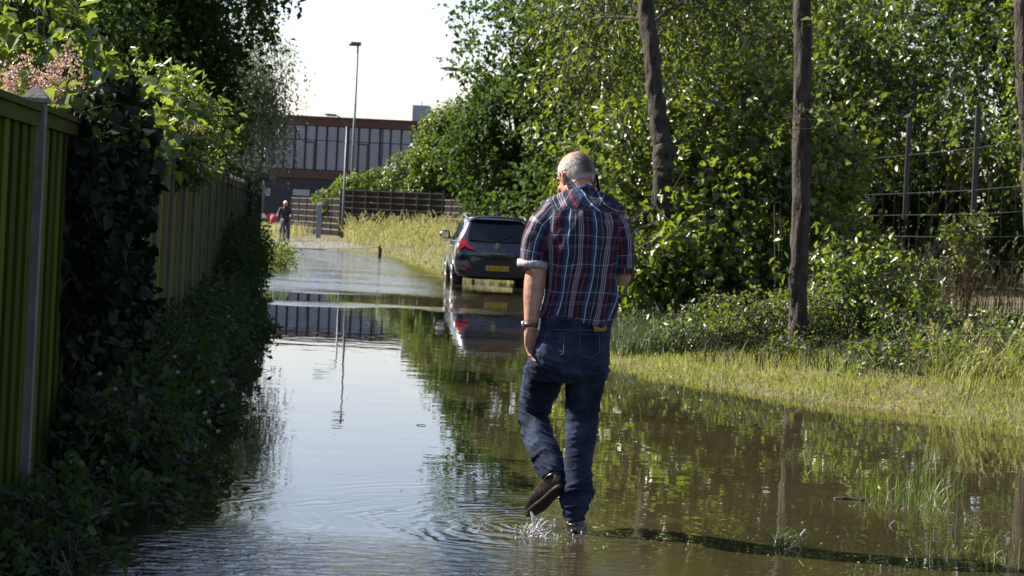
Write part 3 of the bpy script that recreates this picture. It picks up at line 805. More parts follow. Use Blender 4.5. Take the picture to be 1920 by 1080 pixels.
# bushes in front of the trees
plant('broadleaf_bush', [((1.35, 25.4, 1.0), (.65, .9, .75)), ((1.15, 25.6, 2.1), (.6, .8, .5)), ((2.3, 25.6, 1.6), (.8, 1.0, .9)), ((2.2, 24.4, .9), (.7, .5, .6)), ((1.75, 24.1, 1.35), (.5, .35, .5)), ((1.45, 26.2, 2.7), (.6, .7, .4)), ((2.6, 26.2, 2.7), (.7, .8, .5))],
      1500, 10, .112, .62, LF_BUSH, 'large glossy leaved bush behind the man, its leaves glinting in the sun', 'bush', 'bushes on the right bank', 31, BARKD, tw=.38, hexa=True, droop=.25, sticks=.8, flat=.9, zmin=.15)
plant('broadleaf_bush', [((3.2, 25.6, 1.6), (.85, .9, 1.1)), ((3.1, 26.2, 3.0), (.9, 1.0, .7)), ((3.9, 26.6, 2.3), (.7, .9, .7)), ((3.3, 25.0, .9), (.8, .7, .6))],
      1250, 10, .110, .62, LF_BUSH, 'glossy leaved bush directly behind the straight grey trunk', 'bush', 'bushes on the right bank', 32, BARKD, tw=.38, hexa=True, droop=.25, sticks=.8, flat=.9, zmin=.15)
plant('bramble_bush', [((4.1, 23.6, .85), (.75, .8, .55)), ((4.5, 23.6, .75), (.6, .7, .4)), ((4.3, 25.6, 1.45), (.5, .6, .3)), ((5.0, 31.0, 1.7), (.5, .4, .4)), ((6.9, 28.9, 1.55), (.45, .35, .3)), ((4.5, 33, 1.9), (.6, .5, .5)), ((5.9, 30.5, .9), (.6, .5, .4))],
      1500, 9, .080, .66, LF_BUSH, 'low bramble bush between the straight trunk and the mesh fence', 'bush', 'bushes on the right bank', 33, BARKD, tw=.34, hexa=True, droop=.3, sticks=.7, flat=.9, zmin=.1)
plant('bramble_bush', [((3.9, 22.6, .5), (.8, .7, .42)), ((4.8, 22.2, .45), (.8, .7, .36)), ((2.7, 23.2, .4), (.6, .6, .34)), ((5.5, 22.2, .2), (.7, .7, .16)), ((3.2, 20.9, .22), (.6, .5, .2)), ((4.2, 19.6, .26), (.7, .6, .24)), ((2.2, 21.8, .25), (.5, .5, .22)), ((4.9, 18.5, .22), (.6, .5, .2)), ((5.7, 19.2, .3), (.7, .6, .26)), ((3.7, 18.6, .16), (.5, .4, .14)), ((5.0, 20.8, .34), (.8, .7, .3)), ((3.0, 22.2, .4), (.7, .6, .3))],
      2600, 9, .055, .6, LF_TREE, 'dark low scrub at the foot of the straight grey trunk', 'bush', 'bushes on the right bank', 34, BARKD, tw=.28, droop=.2, sticks=.6, flat=.9, zmin=.05)
plant('hazel_bush', [((7.4, 37.5, 3.4), (1.6, 1.3, 1.0)), ((6.4, 39.5, 3.9), (1.6, 1.4, 1.3)), ((9.2, 36.5, 3.6), (1.7, 1.3, 1.2)), ((7.8, 38.5, 5.2), (1.8, 1.5, 1.3)), ((10.4, 37, 5.2), (1.5, 1.3, 1.3))],
      2000, 9, .14, .66, LF_HAZ, 'sunny hazel bush rising behind the posts of the mesh fence', 'bush', 'bushes on the right bank', 35, BARKD, tw=.5, droop=.3, sticks=.6, flat=.9)
plant('hazel_bush', [((3.8, 37.5, 3.2), (1.4, 1.3, 1.5)), ((3.2, 37.5, 4.9), (1.4, 1.3, 1.3)), ((4.9, 38.5, 5.3), (1.5, 1.3, 1.3)), ((2.6, 37, 3.1), (1.0, 1.1, 1.2))],
      1450, 9, .14, .62, LF_HAZ, 'tall hazel bush filling the gap between the kinked trunk and the straight trunk', 'bush', 'bushes on the right bank', 36, BARKD, tw=.5, droop=.3, sticks=.6, flat=.9)
plant('wild_hedge', [((5.2, 41.5, 1.7), (1.8, .8, 1.7)), ((7.6, 40.5, 1.8), (2.0, .8, 1.7)), ((10.4, 39.5, 1.9), (2.2, .8, 1.9)), ((2.6, 43, 1.6), (1.6, .8, 1.5)), ((6.3, 41, 2.6), (1.8, .8, .8)), ((9.0, 40, 2.6), (1.8, .8, .8))],
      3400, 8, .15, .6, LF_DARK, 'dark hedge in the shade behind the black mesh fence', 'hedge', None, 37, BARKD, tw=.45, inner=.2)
# the wood behind
W_ = [((6.0, 46, 6.5), 3.2, 41, 'dense dark tree deep in the wood right of the straight trunk'), ((11.0, 44, 6.5), 3.4, 42, 'dense dark tree deep in the wood behind the mesh fence at the far right'),
      ((2.6, 52, 6.3), 3.2, 43, 'dense dark tree deep in the wood just right of the kinked trunk'), ((15, 47, 7), 3.5, 44, 'dense dark tree at the far right end of the wood'), ((8.8, 56, 8.5), 4.0, 45, 'tallest dark tree at the back of the wood')]
for c, R, s, lab in W_:
    c = np.array(c)
    rg = np.random.default_rng(s)
    lobes = [(c + rg.normal(size=3) * R * [.42, .3, .40], (R * (.5 + .2 * rg.random()),) * 3) for _ in range(6)] + [(c - [0, 0, R * .95], (R * .8, R * .6, R * .7)), (c - [R * .3, 0.3, R * 1.5], (R * .8, R * .5, R * .5))]
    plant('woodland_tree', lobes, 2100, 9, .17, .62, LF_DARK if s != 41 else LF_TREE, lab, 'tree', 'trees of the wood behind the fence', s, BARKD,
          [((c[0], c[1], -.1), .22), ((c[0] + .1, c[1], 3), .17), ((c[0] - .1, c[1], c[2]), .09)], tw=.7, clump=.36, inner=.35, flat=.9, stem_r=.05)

# --- the trees behind the car
plant('dark_maple', [((.1, 58.5, 4.3), (1.6, 1.7, 1.5)), ((-.9, 58, 3.2), (1.2, 1.5, 1.2)), ((1.2, 59, 3.2), (1.5, 1.6, 1.6)), ((-.5, 58, 4.6), (.9, 1.2, .8)), ((.2, 58, 1.9), (1.5, 1.3, .9)), ((-1.5, 58, 3.5), (.6, .9, .7)), ((.5, 58, 5.5), (.9, 1.2, .6)), ((1.6, 59, 5.2), (1.2, 1.2, 1.2))],
      2600, 9, .15, .66, LF_DARK, 'dense round dark green maple behind the parked car', 'tree', 'trees at the bend of the lane', 51, BARKD,
      [((.2, 58.5, -.1), .2), ((.2, 58.5, 2.0), .16), ((.0, 58.5, 4.6), .08)], tw=.6, stem_r=.05, flat=.8)
plant('fresh_green_tree', [((-4.15, 95.5, 4.7), (.75, .9, 1.0)), ((-4.0, 95.3, 3.4), (.8, .9, .9)), ((-3.5, 95.5, 5.9), (.8, .9, .7)), ((-3.92, 95, 3.91), (1.07, 1.29, 1.15)), ((-3.17, 95.5, 5.12), (1.15, 1.29, 0.86)), ((-4.22, 95, 2.56), (1.0, 1.15, 0.72)), ((-2.56, 95.5, 3.46), (1.15, 1.15, 1.15)), ((-2.41, 95.5, 6.33), (0.86, 1.0, 0.72)), ((-2.26, 95.5, 4.67), (1.0, 1.15, 1.0))],
      2300, 9, .18, .66, LF_LIME, 'fresh green tree at the right end of the office building, lit by the sun', 'tree', 'trees at the bend of the lane', 52, BARKD,
      [((-3.2, 95.5, -.1), .2), ((-3.2, 95.5, 2.4), .16), ((-3.0, 95.5, 4.6), .09)], tw=.6, stem_r=.05)
plant('spreading_shrub', [((-7.4, 96, 2.5), (1.3, .9, .8)), ((-5.6, 96, 3.0), (1.4, .9, .9)), ((-4.2, 95.5, 2.8), (1.3, .9, .8)), ((-8.7, 95, 2.0), (.8, .7, .7)), ((-5.2, 95.5, 3.8), (.7, .6, .6)), ((-2.8, 95, 2.6), (1.2, .8, .8))],
      1500, 8, .15, .7, LF_LIME, 'spreading light green shrub above the slatted screen fence', 'shrub', None, 53, BARKD, tw=.4)

# --- left side: big dark trees
plant('dark_lime_tree', [((-5.2, 30.5, 5.3), (1.5, 1.8, 1.0)), ((-6.0, 30, 4.9), (1.5, 1.7, 1.2)), ((-5.7, 31, 3.7), (1.2, 1.4, 1.0)), ((-4.7, 31, 4.9), (.9, 1.3, .7)), ((-7.2, 30, 5.2), (1.5, 1.6, 1.3)), ((-5.2, 31, 2.9), (.9, 1.0, .8)), ((-7.0, 30, 3.6), (1.4, 1.4, 1.1)), ((-5.1, 31, 4.05), (.7, 1.0, .6)), ((-5.7, 30.5, 4.4), (1.0, 1.2, .8)), ((-4.55, 31, 4.5), (.5, .8, .5)), ((-6.3, 30.5, 3.9), (.9, 1.0, .7))],
      3900, 9, .11, .66, LF_DARK, 'huge dark lime tree hanging over the plank fence against the sky', 'tree', 'trees behind the garden fence', 61, BARKD,
      [((-6.2, 30.5, -.1), .24), ((-6.1, 30.5, 2.2), .2), ((-5.8, 30.5, 4.6), .1)], tw=.5, droop=.35, stem_r=.05, sticks=.4, clump=.40)
plant('dark_lime_tree', [((-7.4, 26, 3.6), (1.3, 1.2, 1.1)), ((-6.6, 26.5, 4.6), (1.3, 1.3, .9)), ((-8.2, 25.5, 4.6), (1.4, 1.3, 1.0)), ((-5.6, 26.5, 3.4), (.9, 1.0, .8)), ((-6.4, 26, 2.6), (1.2, 1.0, .8))],
      1700, 9, .10, .66, LF_DARK, 'dark lime tree behind the garden shrubs at the upper left corner', 'tree', 'trees behind the garden fence', 62, BARKD,
      [((-7.2, 26.2, -.1), .2), ((-7.1, 26.2, 2.4), .15), ((-7.0, 26.2, 4.0), .08)], tw=.5, droop=.3, stem_r=.045, inner=.3, clump=.40)
plant('weeping_birch', [((-5.8, 41, 3.7), (.7, 1.2, 1.2)), ((-6.5, 41, 4.6), (1.0, 1.2, 1.1)), ((-5.4, 41, 4.6), (.6, 1.0, .7)), ((-6.7, 41.5, 3.1), (.8, 1.1, 1.0)), ((-6.1, 41, 2.7), (.6, .9, .4)), ((-5.3, 41, 3.7), (.4, .8, .5))],
      2700, 9, .082, .42, LF_PALE, 'pale grey green weeping birch beside the left end of the office building', 'tree', 'trees behind the garden fence', 63, BARKD,
      [((-6.4, 41.2, -.1), .14), ((-6.3, 41.2, 2.4), .11), ((-6.1, 41.2, 4.6), .05)], tw=.75, droop=1.0, up=.3, hang=.5, stem_r=.03, sticks=.15, stick_r=.004, clump=.40)

# --- left side: garden shrubs above the fence
plant('flowering_shrub', [((-3.0, 12.6, 1.95), (.36, .5, .36)), ((-3.45, 13, 2.1), (.40, .5, .4))],
      300, 9, .075, .5, LF_VINE, 'pink flowering shrub looking over the fence at the left edge', 'shrub', 'garden shrubs above the fence', 71, BARKD, tw=.25, hexa=True)
rg = np.random.default_rng(72)
fs = bpy.data.objects['flowering_shrub']
Pp = np.array([[-2.72, 11.25, 2.15]]) + (rg.random((20, 3)) - .5) * [.44, .3, .26]
pv = []; pf = []
Bp = np.repeat(Pp, 72, 0) + rg.normal(size=(1440, 3)) * [.026, .026, .05]
V, f = leaf_arrays(Bp, norm(rg.normal(size=(1440, 3)) + [0, 0, .5]), rg.normal(size=(1440, 3)), np.full(1440, .022), np.full(1440, .014))
mesh_np('blossom', V - parent_origin(fs), [f], PINK, fs)
plant('young_sapling', [((-2.98, 12.0, 2.52), (.25, .3, .22)), ((-3.1, 12.1, 2.28), (.32, .3, .18)), ((-2.72, 12.0, 2.42), (.16, .2, .16))],
      95, 6, .125, .5, LF_VINE, 'young sapling with large pointed leaves rising above the pink flowers', 'sapling', 'garden shrubs above the fence', 73, BARKD,
      [((-2.95, 12.1, 0), .018), ((-2.93, 12.1, 1.6), .014), ((-2.95, 12.05, 2.65), .007)], tw=.2, hexa=True, flat=.5, stem_r=.006, zmin=2.05)
plant('laurel_shrub', [((-3.75, 18.4, 2.15), (.42, .7, .50)), ((-3.4, 18.8, 2.1), (.42, .7, .46)), ((-4.1, 18.2, 2.2), (.4, .6, .5)), ((-3.25, 19.4, 2.05), (.40, .6, .42))],
      1250, 9, .080, .40, LF_VINE, 'upright laurel shrub with pointed shoots above the ivy covered fence', 'shrub', 'garden shrubs above the fence', 74, BARKD, tw=.22, hexa=True, droop=-.6, up=.3, sticks=.5)
plant('climbing_vine', [((-2.80, 13.0, 1.98), (.22, .8, .14)), ((-2.98, 14.2, 2.00), (.24, .7, .14)), ((-3.12, 15.4, 2.12), (.26, .6, .12)), ((-3.05, 16.3, 2.22), (.30, .4, .08)), ((-2.60, 12.3, 1.86), (.14, .6, .12)), ((-2.66, 13.4, 1.74), (.10, .5, .12)), ((-2.60, 11.4, 1.92), (.14, .45, .10))],
      660, 8, .112, .82, LF_VINE, 'broad leaved climbing vine spilling over the top of the plank fence', 'vine', 'garden shrubs above the fence', 75, BARKD, tw=.24, hexa=True, flat=.6, sticks=.5)
vn = bpy.data.objects['climbing_vine']
Pp = np.array([[-2.85, 14.2, 2.16], [-2.9, 13.6, 2.18], [-2.75, 14.7, 2.14], [-2.6, 15.6, 2.08], [-2.95, 12.8, 2.2]])
Bp = np.repeat(Pp, 260, 0) + rg.normal(size=(1300, 3)) * [.10, .16, .025]
V, f = leaf_arrays(Bp, norm(rg.normal(size=(1300, 3)) + [0, 0, .5]), rg.normal(size=(1300, 3)), np.full(1300, .02), np.full(1300, .015))
mesh_np('flower_heads', V - parent_origin(vn), [f], YELL, vn)
ivl = []
for q in range(7):
    Yq = 10.95 + q * .46
    for zz in (.35, .95, 1.5, 1.86):
        if q > 4 and zz > 1.2: continue
        ivl.append(((fence_x(Yq) + .08, Yq, zz + rg.normal() * .08), (.11 + .05 * rg.random(), .36, .36)))
for q in range(3):
    ivl.append(((fence_x(14.3 + q * .5) + .08, 14.3 + q * .5, .55 - .08 * q), (.12, .35, .36 - q * .05)))
plant('ivy', ivl, 1750, 8, .082, .85, LF_IVY, 'dark ivy covering the plank fence from top to bottom', 'ivy', None, 76, BARKD, tw=.15, hexa=True, inner=.2, flat=.8, up=.2, base=(fence_x(12), 12, 0), limbs=False, sticks=.4, clump=0)

# --- low growth along the fence foot
def fx(Y, off): return fence_x(Y) + off
plant('nettle_clump', [((fx(8.3, .22), 8.3, .06), (.26, .5, .14)), ((fx(9.2, .28), 9.2, .08), (.26, .5, .16)), ((fx(7.9, .35), 7.9, .02), (.3, .4, .08)), ((fx(9.6, .62), 9.6, .0), (.2, .4, .07))],
      420, 8, .055, .6, LF_LOW, 'low dark weeds at the bottom left corner in front of the ivy', 'weeds', 'weeds along the fence foot', 81, BARKD, tw=.16, hexa=True, sticks=.6, inner=.1, zmin=.0)
plant('nettle_clump', [((fx(10.6, .36), 10.6, .22), (.30, .5, .22)), ((fx(11.6, .40), 11.6, .28), (.32, .5, .28)), ((fx(10.8, .66), 10.8, .06), (.22, .5, .10))],
      600, 8, .058, .6, LF_LOW, 'dark nettles with small white flowers below the ivy', 'weeds', 'weeds along the fence foot', 82, BARKD, tw=.2, hexa=True, sticks=.6, inner=.1, zmin=.0)
plant('nettle_clump', [((fx(13.0, .38), 13.0, .30), (.32, .6, .32)), ((fx(14.3, .38), 14.3, .30), (.34, .6, .30)), ((fx(13.4, .68), 13.4, .08), (.18, .5, .12))],
      700, 8, .058, .6, LF_LOW, 'leafy nettles leaning over the water beyond the ivy', 'weeds', 'weeds along the fence foot', 83, BARKD, tw=.2, hexa=True, sticks=.6, inner=.1, zmin=.0)
plant('nettle_clump', [((fx(16.2, .36), 16.2, .28), (.32, .9, .26)), ((fx(18.0, .36), 18.0, .28), (.32, .9, .28)), ((fx(19.8, .36), 19.8, .28), (.32, .9, .28)), ((fx(17.4, .68), 17.4, .08), (.18, .9, .12))],
      950, 8, .060, .6, LF_LOW, 'mixed weeds along the middle of the plank fence', 'weeds', 'weeds along the fence foot', 84, BARKD, tw=.22, sticks=.6, inner=.1, zmin=.0)
plant('nettle_clump', [((fx(22, .38), 22, .26), (.34, 1.0, .28)), ((fx(24.5, .38), 24.5, .26), (.34, 1.2, .28)), ((fx(23, .7), 23, .08), (.18, 1.2, .12))],
      800, 8, .065, .6, LF_LOW, 'brownish green weeds before the tall dark bush at the fence', 'weeds', 'weeds along the fence foot', 85, BARKD, tw=.24, sticks=.6, inner=.1, zmin=.0)
plant('privet_bush', [((fx(28.5, .28), 28.5, .44), (.27, 1.0, .56)), ((fx(30.5, .28), 30.5, .67), (.27, 1.0, .62)), ((fx(33, .28), 33, .72), (.27, 1.2, .62)), ((fx(36, .28), 36, .67), (.27, 1.3, .58))],
      1500, 8, .065, .6, LF_DARK, 'tall dark privet bush pressed against the far part of the fence', 'bush', None, 86, BARKD, tw=.28, sticks=.4, inner=.3, zmin=.02)
plant('grassy_clump', [((fx(48, .5), 48, .3), (.5, 1.5, .32)), ((fx(53, .45), 53, .25), (.5, 1.6, .28))],
      420, 8, .09, .4, LF_LIME, 'bright green clump in the sun beyond the shed', 'weeds', None, 87, BARKD, tw=.3, inner=.1, zmin=.0)
rg = np.random.default_rng(88)
for nm, y0, y1, k in (('nettle_clump.001', 10.2, 12.0, 16), ('nettle_clump.002', 12.5, 14.6, 12)):
    ro = bpy.data.objects[nm]
    yy = y0 + rg.random(k) * (y1 - y0); xx = fence_x(yy) + .25 + rg.random(k) * .65; zz = .15 + rg.random(k) * .55
    Bp = np.repeat(np.stack([xx, yy, zz], 1), 5, 0)
    aa = np.tile(np.arange(5) * 1.2566, k)
    V, f = leaf_arrays(Bp, np.stack([np.cos(aa), np.sin(aa) * .6, np.sin(aa) * .8], 1), np.tile([[.1, -.8, .6]], (5 * k, 1)) + rg.normal(size=(5 * k, 3)) * .2, np.full(5 * k, .016), np.full(5 * k, .012))
    mesh_np('flowers', V - parent_origin(ro), [f], WHITEF, ro)['kind'] = 'stuff'

# --- grass
def grass(name, label, P, H, W, m, seed, bend=.5, lean=None, heads=None, kind='stuff', cat='grass', parent=None, head_m=None, hl=.10, group=None):
    rg = np.random.default_rng(seed)
    V, Q, T, tips, d = blades(rg, P, H, W, bend, lean)
    org = P.mean(0) * [1, 1, 0]
    o = mesh_np(name, V, [Q, T], m, None, True, origin=org)
    tag(o, label, cat, group, kind)
    if heads:
        k = rg.random(len(P)) < heads
        B = np.repeat(tips[k], 10, 0); D0 = np.repeat(norm(d[k] * .55 + [0, 0, .8]), 10, 0)
        t = np.tile(np.arange(10) / 10, k.sum())
        B = B - D0 * (hl * .2) + D0 * (hl * t)[:, None]
        D = norm(D0 + rg.normal(size=B.shape) * .35)
        V, f = leaf_arrays(B, D, rg.normal(size=B.shape), np.full(len(B), hl * .34), np.full(len(B), hl * .13))
        mesh_np('seed_heads', V - org, [f], head_m or m, o)
    return o
def scatter(rg, n, x0, x1, y0, y1, fn, zmin=-.03):
    x = x0 + rg.random(n) * (x1 - x0); y = y0 + rg.random(n) * (y1 - y0)
    z = ground_z(x, y)
    k = (z > zmin) & (rg.random(n) < fn(x, y, z))
    return np.stack([x[k], y[k], z[k] - .01], 1)
rg = np.random.default_rng(90)
dens = lambda x, y, z: np.clip(.35 + 1.3 * (vnoise(np.stack([x * 1.6, y * 1.6, 0 * x], 1), 9) - .25), .08, 1)
P = scatter(rg, 90000, .4, 6.5, 14.5, 23.5, dens)
grass('grass', 'short sunlit yellow green grass on the right bank', P, .035 + .075 * rg.random(len(P)) ** 1.6, .006 + .004 * rg.random(len(P)), GRASS, 91, .6)
P = scatter(rg, 800, .6, 6.5, 15, 24, lambda x, y, z: np.where(z > .06, .6, .1))
grass('long_grass', 'longer grass standing up through the bank grass under the trees', P, .12 + .22 * rg.random(len(P)), .006 + .004 * rg.random(len(P)), GRASS, 92, .8)
P = scatter(rg, 4200, 1.2, 2.5, 21.8, 25.0, lambda x, y, z: np.ones_like(x) * .9, -.1)
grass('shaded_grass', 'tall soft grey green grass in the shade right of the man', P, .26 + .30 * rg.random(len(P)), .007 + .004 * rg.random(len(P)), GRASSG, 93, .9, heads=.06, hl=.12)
P = scatter(rg, 8500, 2.0, 7.5, 17.2, 27.0, lambda x, y, z: np.where((z > .05) & (y + .9 * x > 21.9), .8, 0), -.1)
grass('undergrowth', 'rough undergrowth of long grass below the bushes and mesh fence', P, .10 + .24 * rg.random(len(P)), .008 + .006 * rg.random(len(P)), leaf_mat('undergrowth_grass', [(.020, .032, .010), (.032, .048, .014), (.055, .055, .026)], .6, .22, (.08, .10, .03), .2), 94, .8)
P = scatter(rg, 420, 3.9, 5.2, 17.2, 19.6, lambda x, y, z: np.where(x + .25 * y > 8.2, .8, .0), -.1)
grass('seeding_grass', 'tall grass with drooping pale seed heads at the right edge of the bank', P, .28 + .35 * rg.random(len(P)), .006 + .004 * rg.random(len(P)), GRASS, 95, .9, heads=.22, head_m=GRASSD, hl=.11, lean=np.array([.5, 0, 0]))
P = scatter(rg, 1300, 5.6, 9.0, 25.5, 29.6, lambda x, y, z: np.clip(vnoise(np.stack([x * 2, y * 2, 0 * x], 1), 12) * 2 - .4, 0, 1), -.1)
grass('dock_stems', 'rusty brown dock stems below the mesh fence at the right edge', P, .4 + .7 * rg.random(len(P)), .010 + .006 * rg.random(len(P)), RUST, 96, .25, heads=.35, hl=.22)
P = scatter(rg, 14000, -13, 1.5, 66, 89, lambda x, y, z: np.clip(vnoise(np.stack([x * .9, y * .5, 0 * x], 1), 14) * 2.6 - .75, .06, 1) * np.where((z > .03) & ~((x - FK * y < 1.6) & (y > 73) & (x - FK * y > -6)), np.clip((y - 66) / 12, .15, 1), 0), -.1)
tall = np.clip((P[:, 1] - 70) / 9, .0, 1)
grass('tall_dry_grass', 'tall dry yellow grass in front of the slatted screen fence', P, (.2 + .25 * rg.random(len(P))) + tall * (.10 + .60 * rg.random(len(P)) ** 2), .020 + .012 * rg.random(len(P)), GRASSD, 97, .45, heads=.35, hl=.25)
P = scatter(rg, 15000, -9, 2.5, 44, 80, lambda x, y, z: np.where(z > -.02, .8, 0), -.1)
grass('verge_grass', 'mown green grass on the far verge left of the car', P, .05 + .10 * rg.random(len(P)), .018 + .01 * rg.random(len(P)), GRASS, 98, .6)
P = scatter(rg, 5000, -24, -9.5, 82, 118, lambda x, y, z: np.where(x - FK * y > -2.5, .9, .35), -.1)
grass('meadow_grass', 'dry meadow grass behind the cyclist', P, .35 + .5 * rg.random(len(P)), .03 + .015 * rg.random(len(P)), GRASSD, 99, .5)
# drowned grass tufts standing in the water on the right
tufts = [((1690, 935), .26, 150, .17, 'clump of bright grass standing in the water beside a floating stick'), ((1740, 915), .22, 60, .27, 'taller grass clump with long bent blades right of the bright clump'), ((1575, 885), .34, 70, .08, 'thin drowned grass patch left of the bright clump'),
         ((1660, 955), .40, 90, .07, 'low drowned grass blades in front of the bright clump'), ((1850, 1015), .34, 90, .08, 'drowned grass patch near the lower right corner'), ((1800, 1050), .18, 60, .10, 'small tuft of drowned grass by the lower right corner'), ((1900, 1055), .22, 55, .10, 'drowned grass at the bottom right edge'), ((1495, 855), .10, 40, .12, 'small yellow green sprig poking out of the water')]
for (px, py), R, n_, H_, lab in tufts:
    c = at_z(px, py, 0)
    a = rg.random(n_) * 6.283; r_ = R * rg.random(n_) ** .6
    P = np.stack([c[0] + r_ * np.cos(a) * 1.0, c[1] + r_ * np.sin(a) * 1.6, np.full(n_, -.03)], 1)
    grass('grass_tuft', lab, P, H_ * (.5 + .8 * rg.random(n_)), .0045 + .003 * rg.random(n_), GRASSW, 100 + n_, .6, kind='thing', cat='grass tuft', group='grass tufts in the water')

# --- flotsam
STICKM = mat('pale_dead_wood', (.22, .19, .15), .8, (.34, .30, .25), 20)
def stick(px, py, pts, r, label, m):
    c = at_z(px, py, 0)
    mb = MB()
    for q in pts: mb.loft(np.array(q) + c, np.linspace(r, r * .6, len(q)), n=8)
    tag(mb.build('floating_stick', m, None, True, origin=c), label, 'stick', 'sticks floating in the water')
stick(1592, 937, [[(-.08, 0, .0), (-.02, .01, .008), (.04, 0, .004), (.085, -.01, .006)]], .011, 'dark floating stick beside the bright grass clump', WST)
stick(1500, 1030, [[(-.06, -.02, .002), (-.01, .02, .02), (.015, .03, .04)], [(-.01, .02, .02), (.012, .05, .065), (.03, .06, .085)]], .006, 'pale forked twig floating at the bottom right', STICKM)
c = at_z(1475, 1025, 0)
a = rg.random(60) * 6.283
P = c + np.stack([(rg.random(60) - .5) * .16, (rg.random(60) - .5) * .10, np.zeros(60)], 1)
grass('grass_tuft', 'torn green grass floating beside the pale forked twig', P, .07 + .10 * rg.random(60), np.full(60, .006), GRASSW, 180, 1.5, kind='thing', cat='grass tuft', group='grass tufts in the water')
for (px, py, lab) in ((1430, 810, 'small dark twig floating left of the bank'), (1490, 817, 'second dark twig floating near the bank'), (1870, 826, 'dark twig at the water edge under the right end of the bank'), (690, 610, 'dark twig in the mirrored building'), (790, 798, 'tiny dark leaf stalk on the bright water')):
    stick(px, py, [[(-.03, 0, .002), (.0, .01, .008), (.03, -.006, .004)]], .004, lab, WST)
FL = leaf_mat('fallen_leaves', [(.10, .13, .03), (.20, .18, .06), (.28, .22, .10)], .5, .2)
n_ = 260
px = 560 + rg.random(n_) * 1340; py = 640 + rg.random(n_) ** .8 * 430
P = np.array([at_z(a_, b_, .003) for a_, b_ in zip(px, py)])
P = P[(P[:, 0] - FK * P[:, 1] > -.3) & ((P[:, 0] > .4) | (rg.random(n_) < .12))]
a = rg.random(len(P)) * 6.283
V, f = leaf_arrays(P, np.stack([np.cos(a), np.sin(a), a * 0 + .02], 1), np.tile([[0, 0, 1.]], (len(P), 1)) + rg.normal(size=P.shape) * .1, .015 + .02 * rg.random(len(P)), .010 + .008 * rg.random(len(P)))
tag(mesh_np('fallen_leaves', V, [f], FL, None, True, origin=(1, 12, 0)), 'scattered leaf scraps floating on the brown water', 'leaves', None, 'stuff')

# ------------------------------------------------------------------ the walking man, seen from behind
def jp(px, py, dy=0.0):
    return at(px, py, MANY + dy)
PXM = MANY / F                                     # metres per photo pixel at the man
SKIN, n, l, b = new_mat('skin')
tn = n.new('ShaderNodeTexNoise'); tn.inputs['Scale'].default_value = 28; tn.inputs['Detail'].default_value = 6
tc = n.new('ShaderNodeTexCoord'); l.new(tc.outputs['Object'], tn.inputs[0])
rp = n.new('ShaderNodeValToRGB'); rp.color_ramp.elements[0].position = .3; rp.color_ramp.elements[1].position = .7
rp.color_ramp.elements[0].color = (.26, .125, .085, 1); rp.color_ramp.elements[1].color = (.37, .20, .14, 1)
l.new(tn.outputs['Fac'], rp.inputs[0]); l.new(rp.outputs[0], b.inputs['Base Color'])
b.inputs['Roughness'].default_value = .48
b.inputs['Subsurface Weight'].default_value = .12; b.inputs['Subsurface Radius'].default_value = (.012, .004, .002); b.inputs['Subsurface Scale'].default_value = 1.0
bp = n.new('ShaderNodeBump'); bp.inputs['Distance'].default_value = .0015; bp.inputs['Strength'].default_value = .8
tb = n.new('ShaderNodeTexNoise'); tb.inputs['Scale'].default_value = 120; tb.inputs['Detail'].default_value = 4; l.new(tc.outputs['Object'], tb.inputs[0])
l.new(tb.outputs['Fac'], bp.inputs['Height']); l.new(bp.outputs[0], b.inputs['Normal'])

body = MB()
# head frame: turned to his left, bowed
HC = jp(1079, 329, .085)
yaw, pitch = math.radians(33), math.radians(26)
Rz = np.array([[math.cos(yaw), -math.sin(yaw), 0], [math.sin(yaw), math.cos(yaw), 0], [0, 0, 1]])
Rx = np.array([[1, 0, 0], [0, math.cos(pitch), math.sin(pitch)], [0, -math.sin(pitch), math.cos(pitch)]])
RH = Rz @ Rx
def hp(x, y, z): return HC + RH @ np.array([x, y, z])
body.ball(hp(0, -.008, .018), (.080, .100, .092), RH, 28, 18)          # cranium
body.ball(hp(0, -.055, -.005), (.066, .052, .070), RH, 20, 12)         # back of the head
body.ball(hp(0, .040, -.045), (.064, .062, .082), RH, 20, 14)          # face
body.ball(hp(0, .066, -.112), (.036, .034, .026), RH)                  # chin
body.ball(hp(0, .082, .018), (.056, .022, .014), RH)                   # brow
for s in (-1, 1):
    body.ball(hp(s * .040, .075, -.038), (.024, .024, .020), RH)       # cheek bone
    body.loft([hp(s * .060, .005, -.065), hp(s * .050, .045, -.105), hp(s * .022, .075, -.118)], [.018, .018, .016], n=10)   # jaw
    body.ball(hp(s * .030, .092, .000), (.013, .010, .009), RH)        # eye lids
    # ear: rim, lobe and bowl
    e = lambda y, z, o=0.0: hp(s * (.083 + o), y - .012, z - .026)
    body.loft([e(.010, -.012), e(.014, .016, .006), e(.002, .034, .012), e(-.016, .030, .018), e(-.022, .006, .020), e(-.014, -.018, .014), e(-.001, -.034, .006)], [.007, .007, .0075, .0075, .0075, .008, .009], n=8)
    body.ball(e(-.006, .002, .004), (.008, .016, .026), RH @ np.array([[math.cos(s * .5), -math.sin(s * .5), 0], [math.sin(s * .5), math.cos(s * .5), 0], [0, 0, 1]]))
body.loft([hp(0, .098, .012), hp(0, .112, -.020), hp(0, .122, -.042)], [.011, .013, .016], n=10)      # nose
body.ball(hp(0, .110, -.050), (.020, .014, .010), RH)
body.loft([hp(-.024, .090, -.078), hp(0, .103, -.076), hp(.024, .090, -.078)], [.006, .009, .006], n=8)   # lips
body.loft([hp(-.020, .088, -.088), hp(0, .100, -.088), hp(.020, .088, -.088)], [.006, .009, .006], n=8)
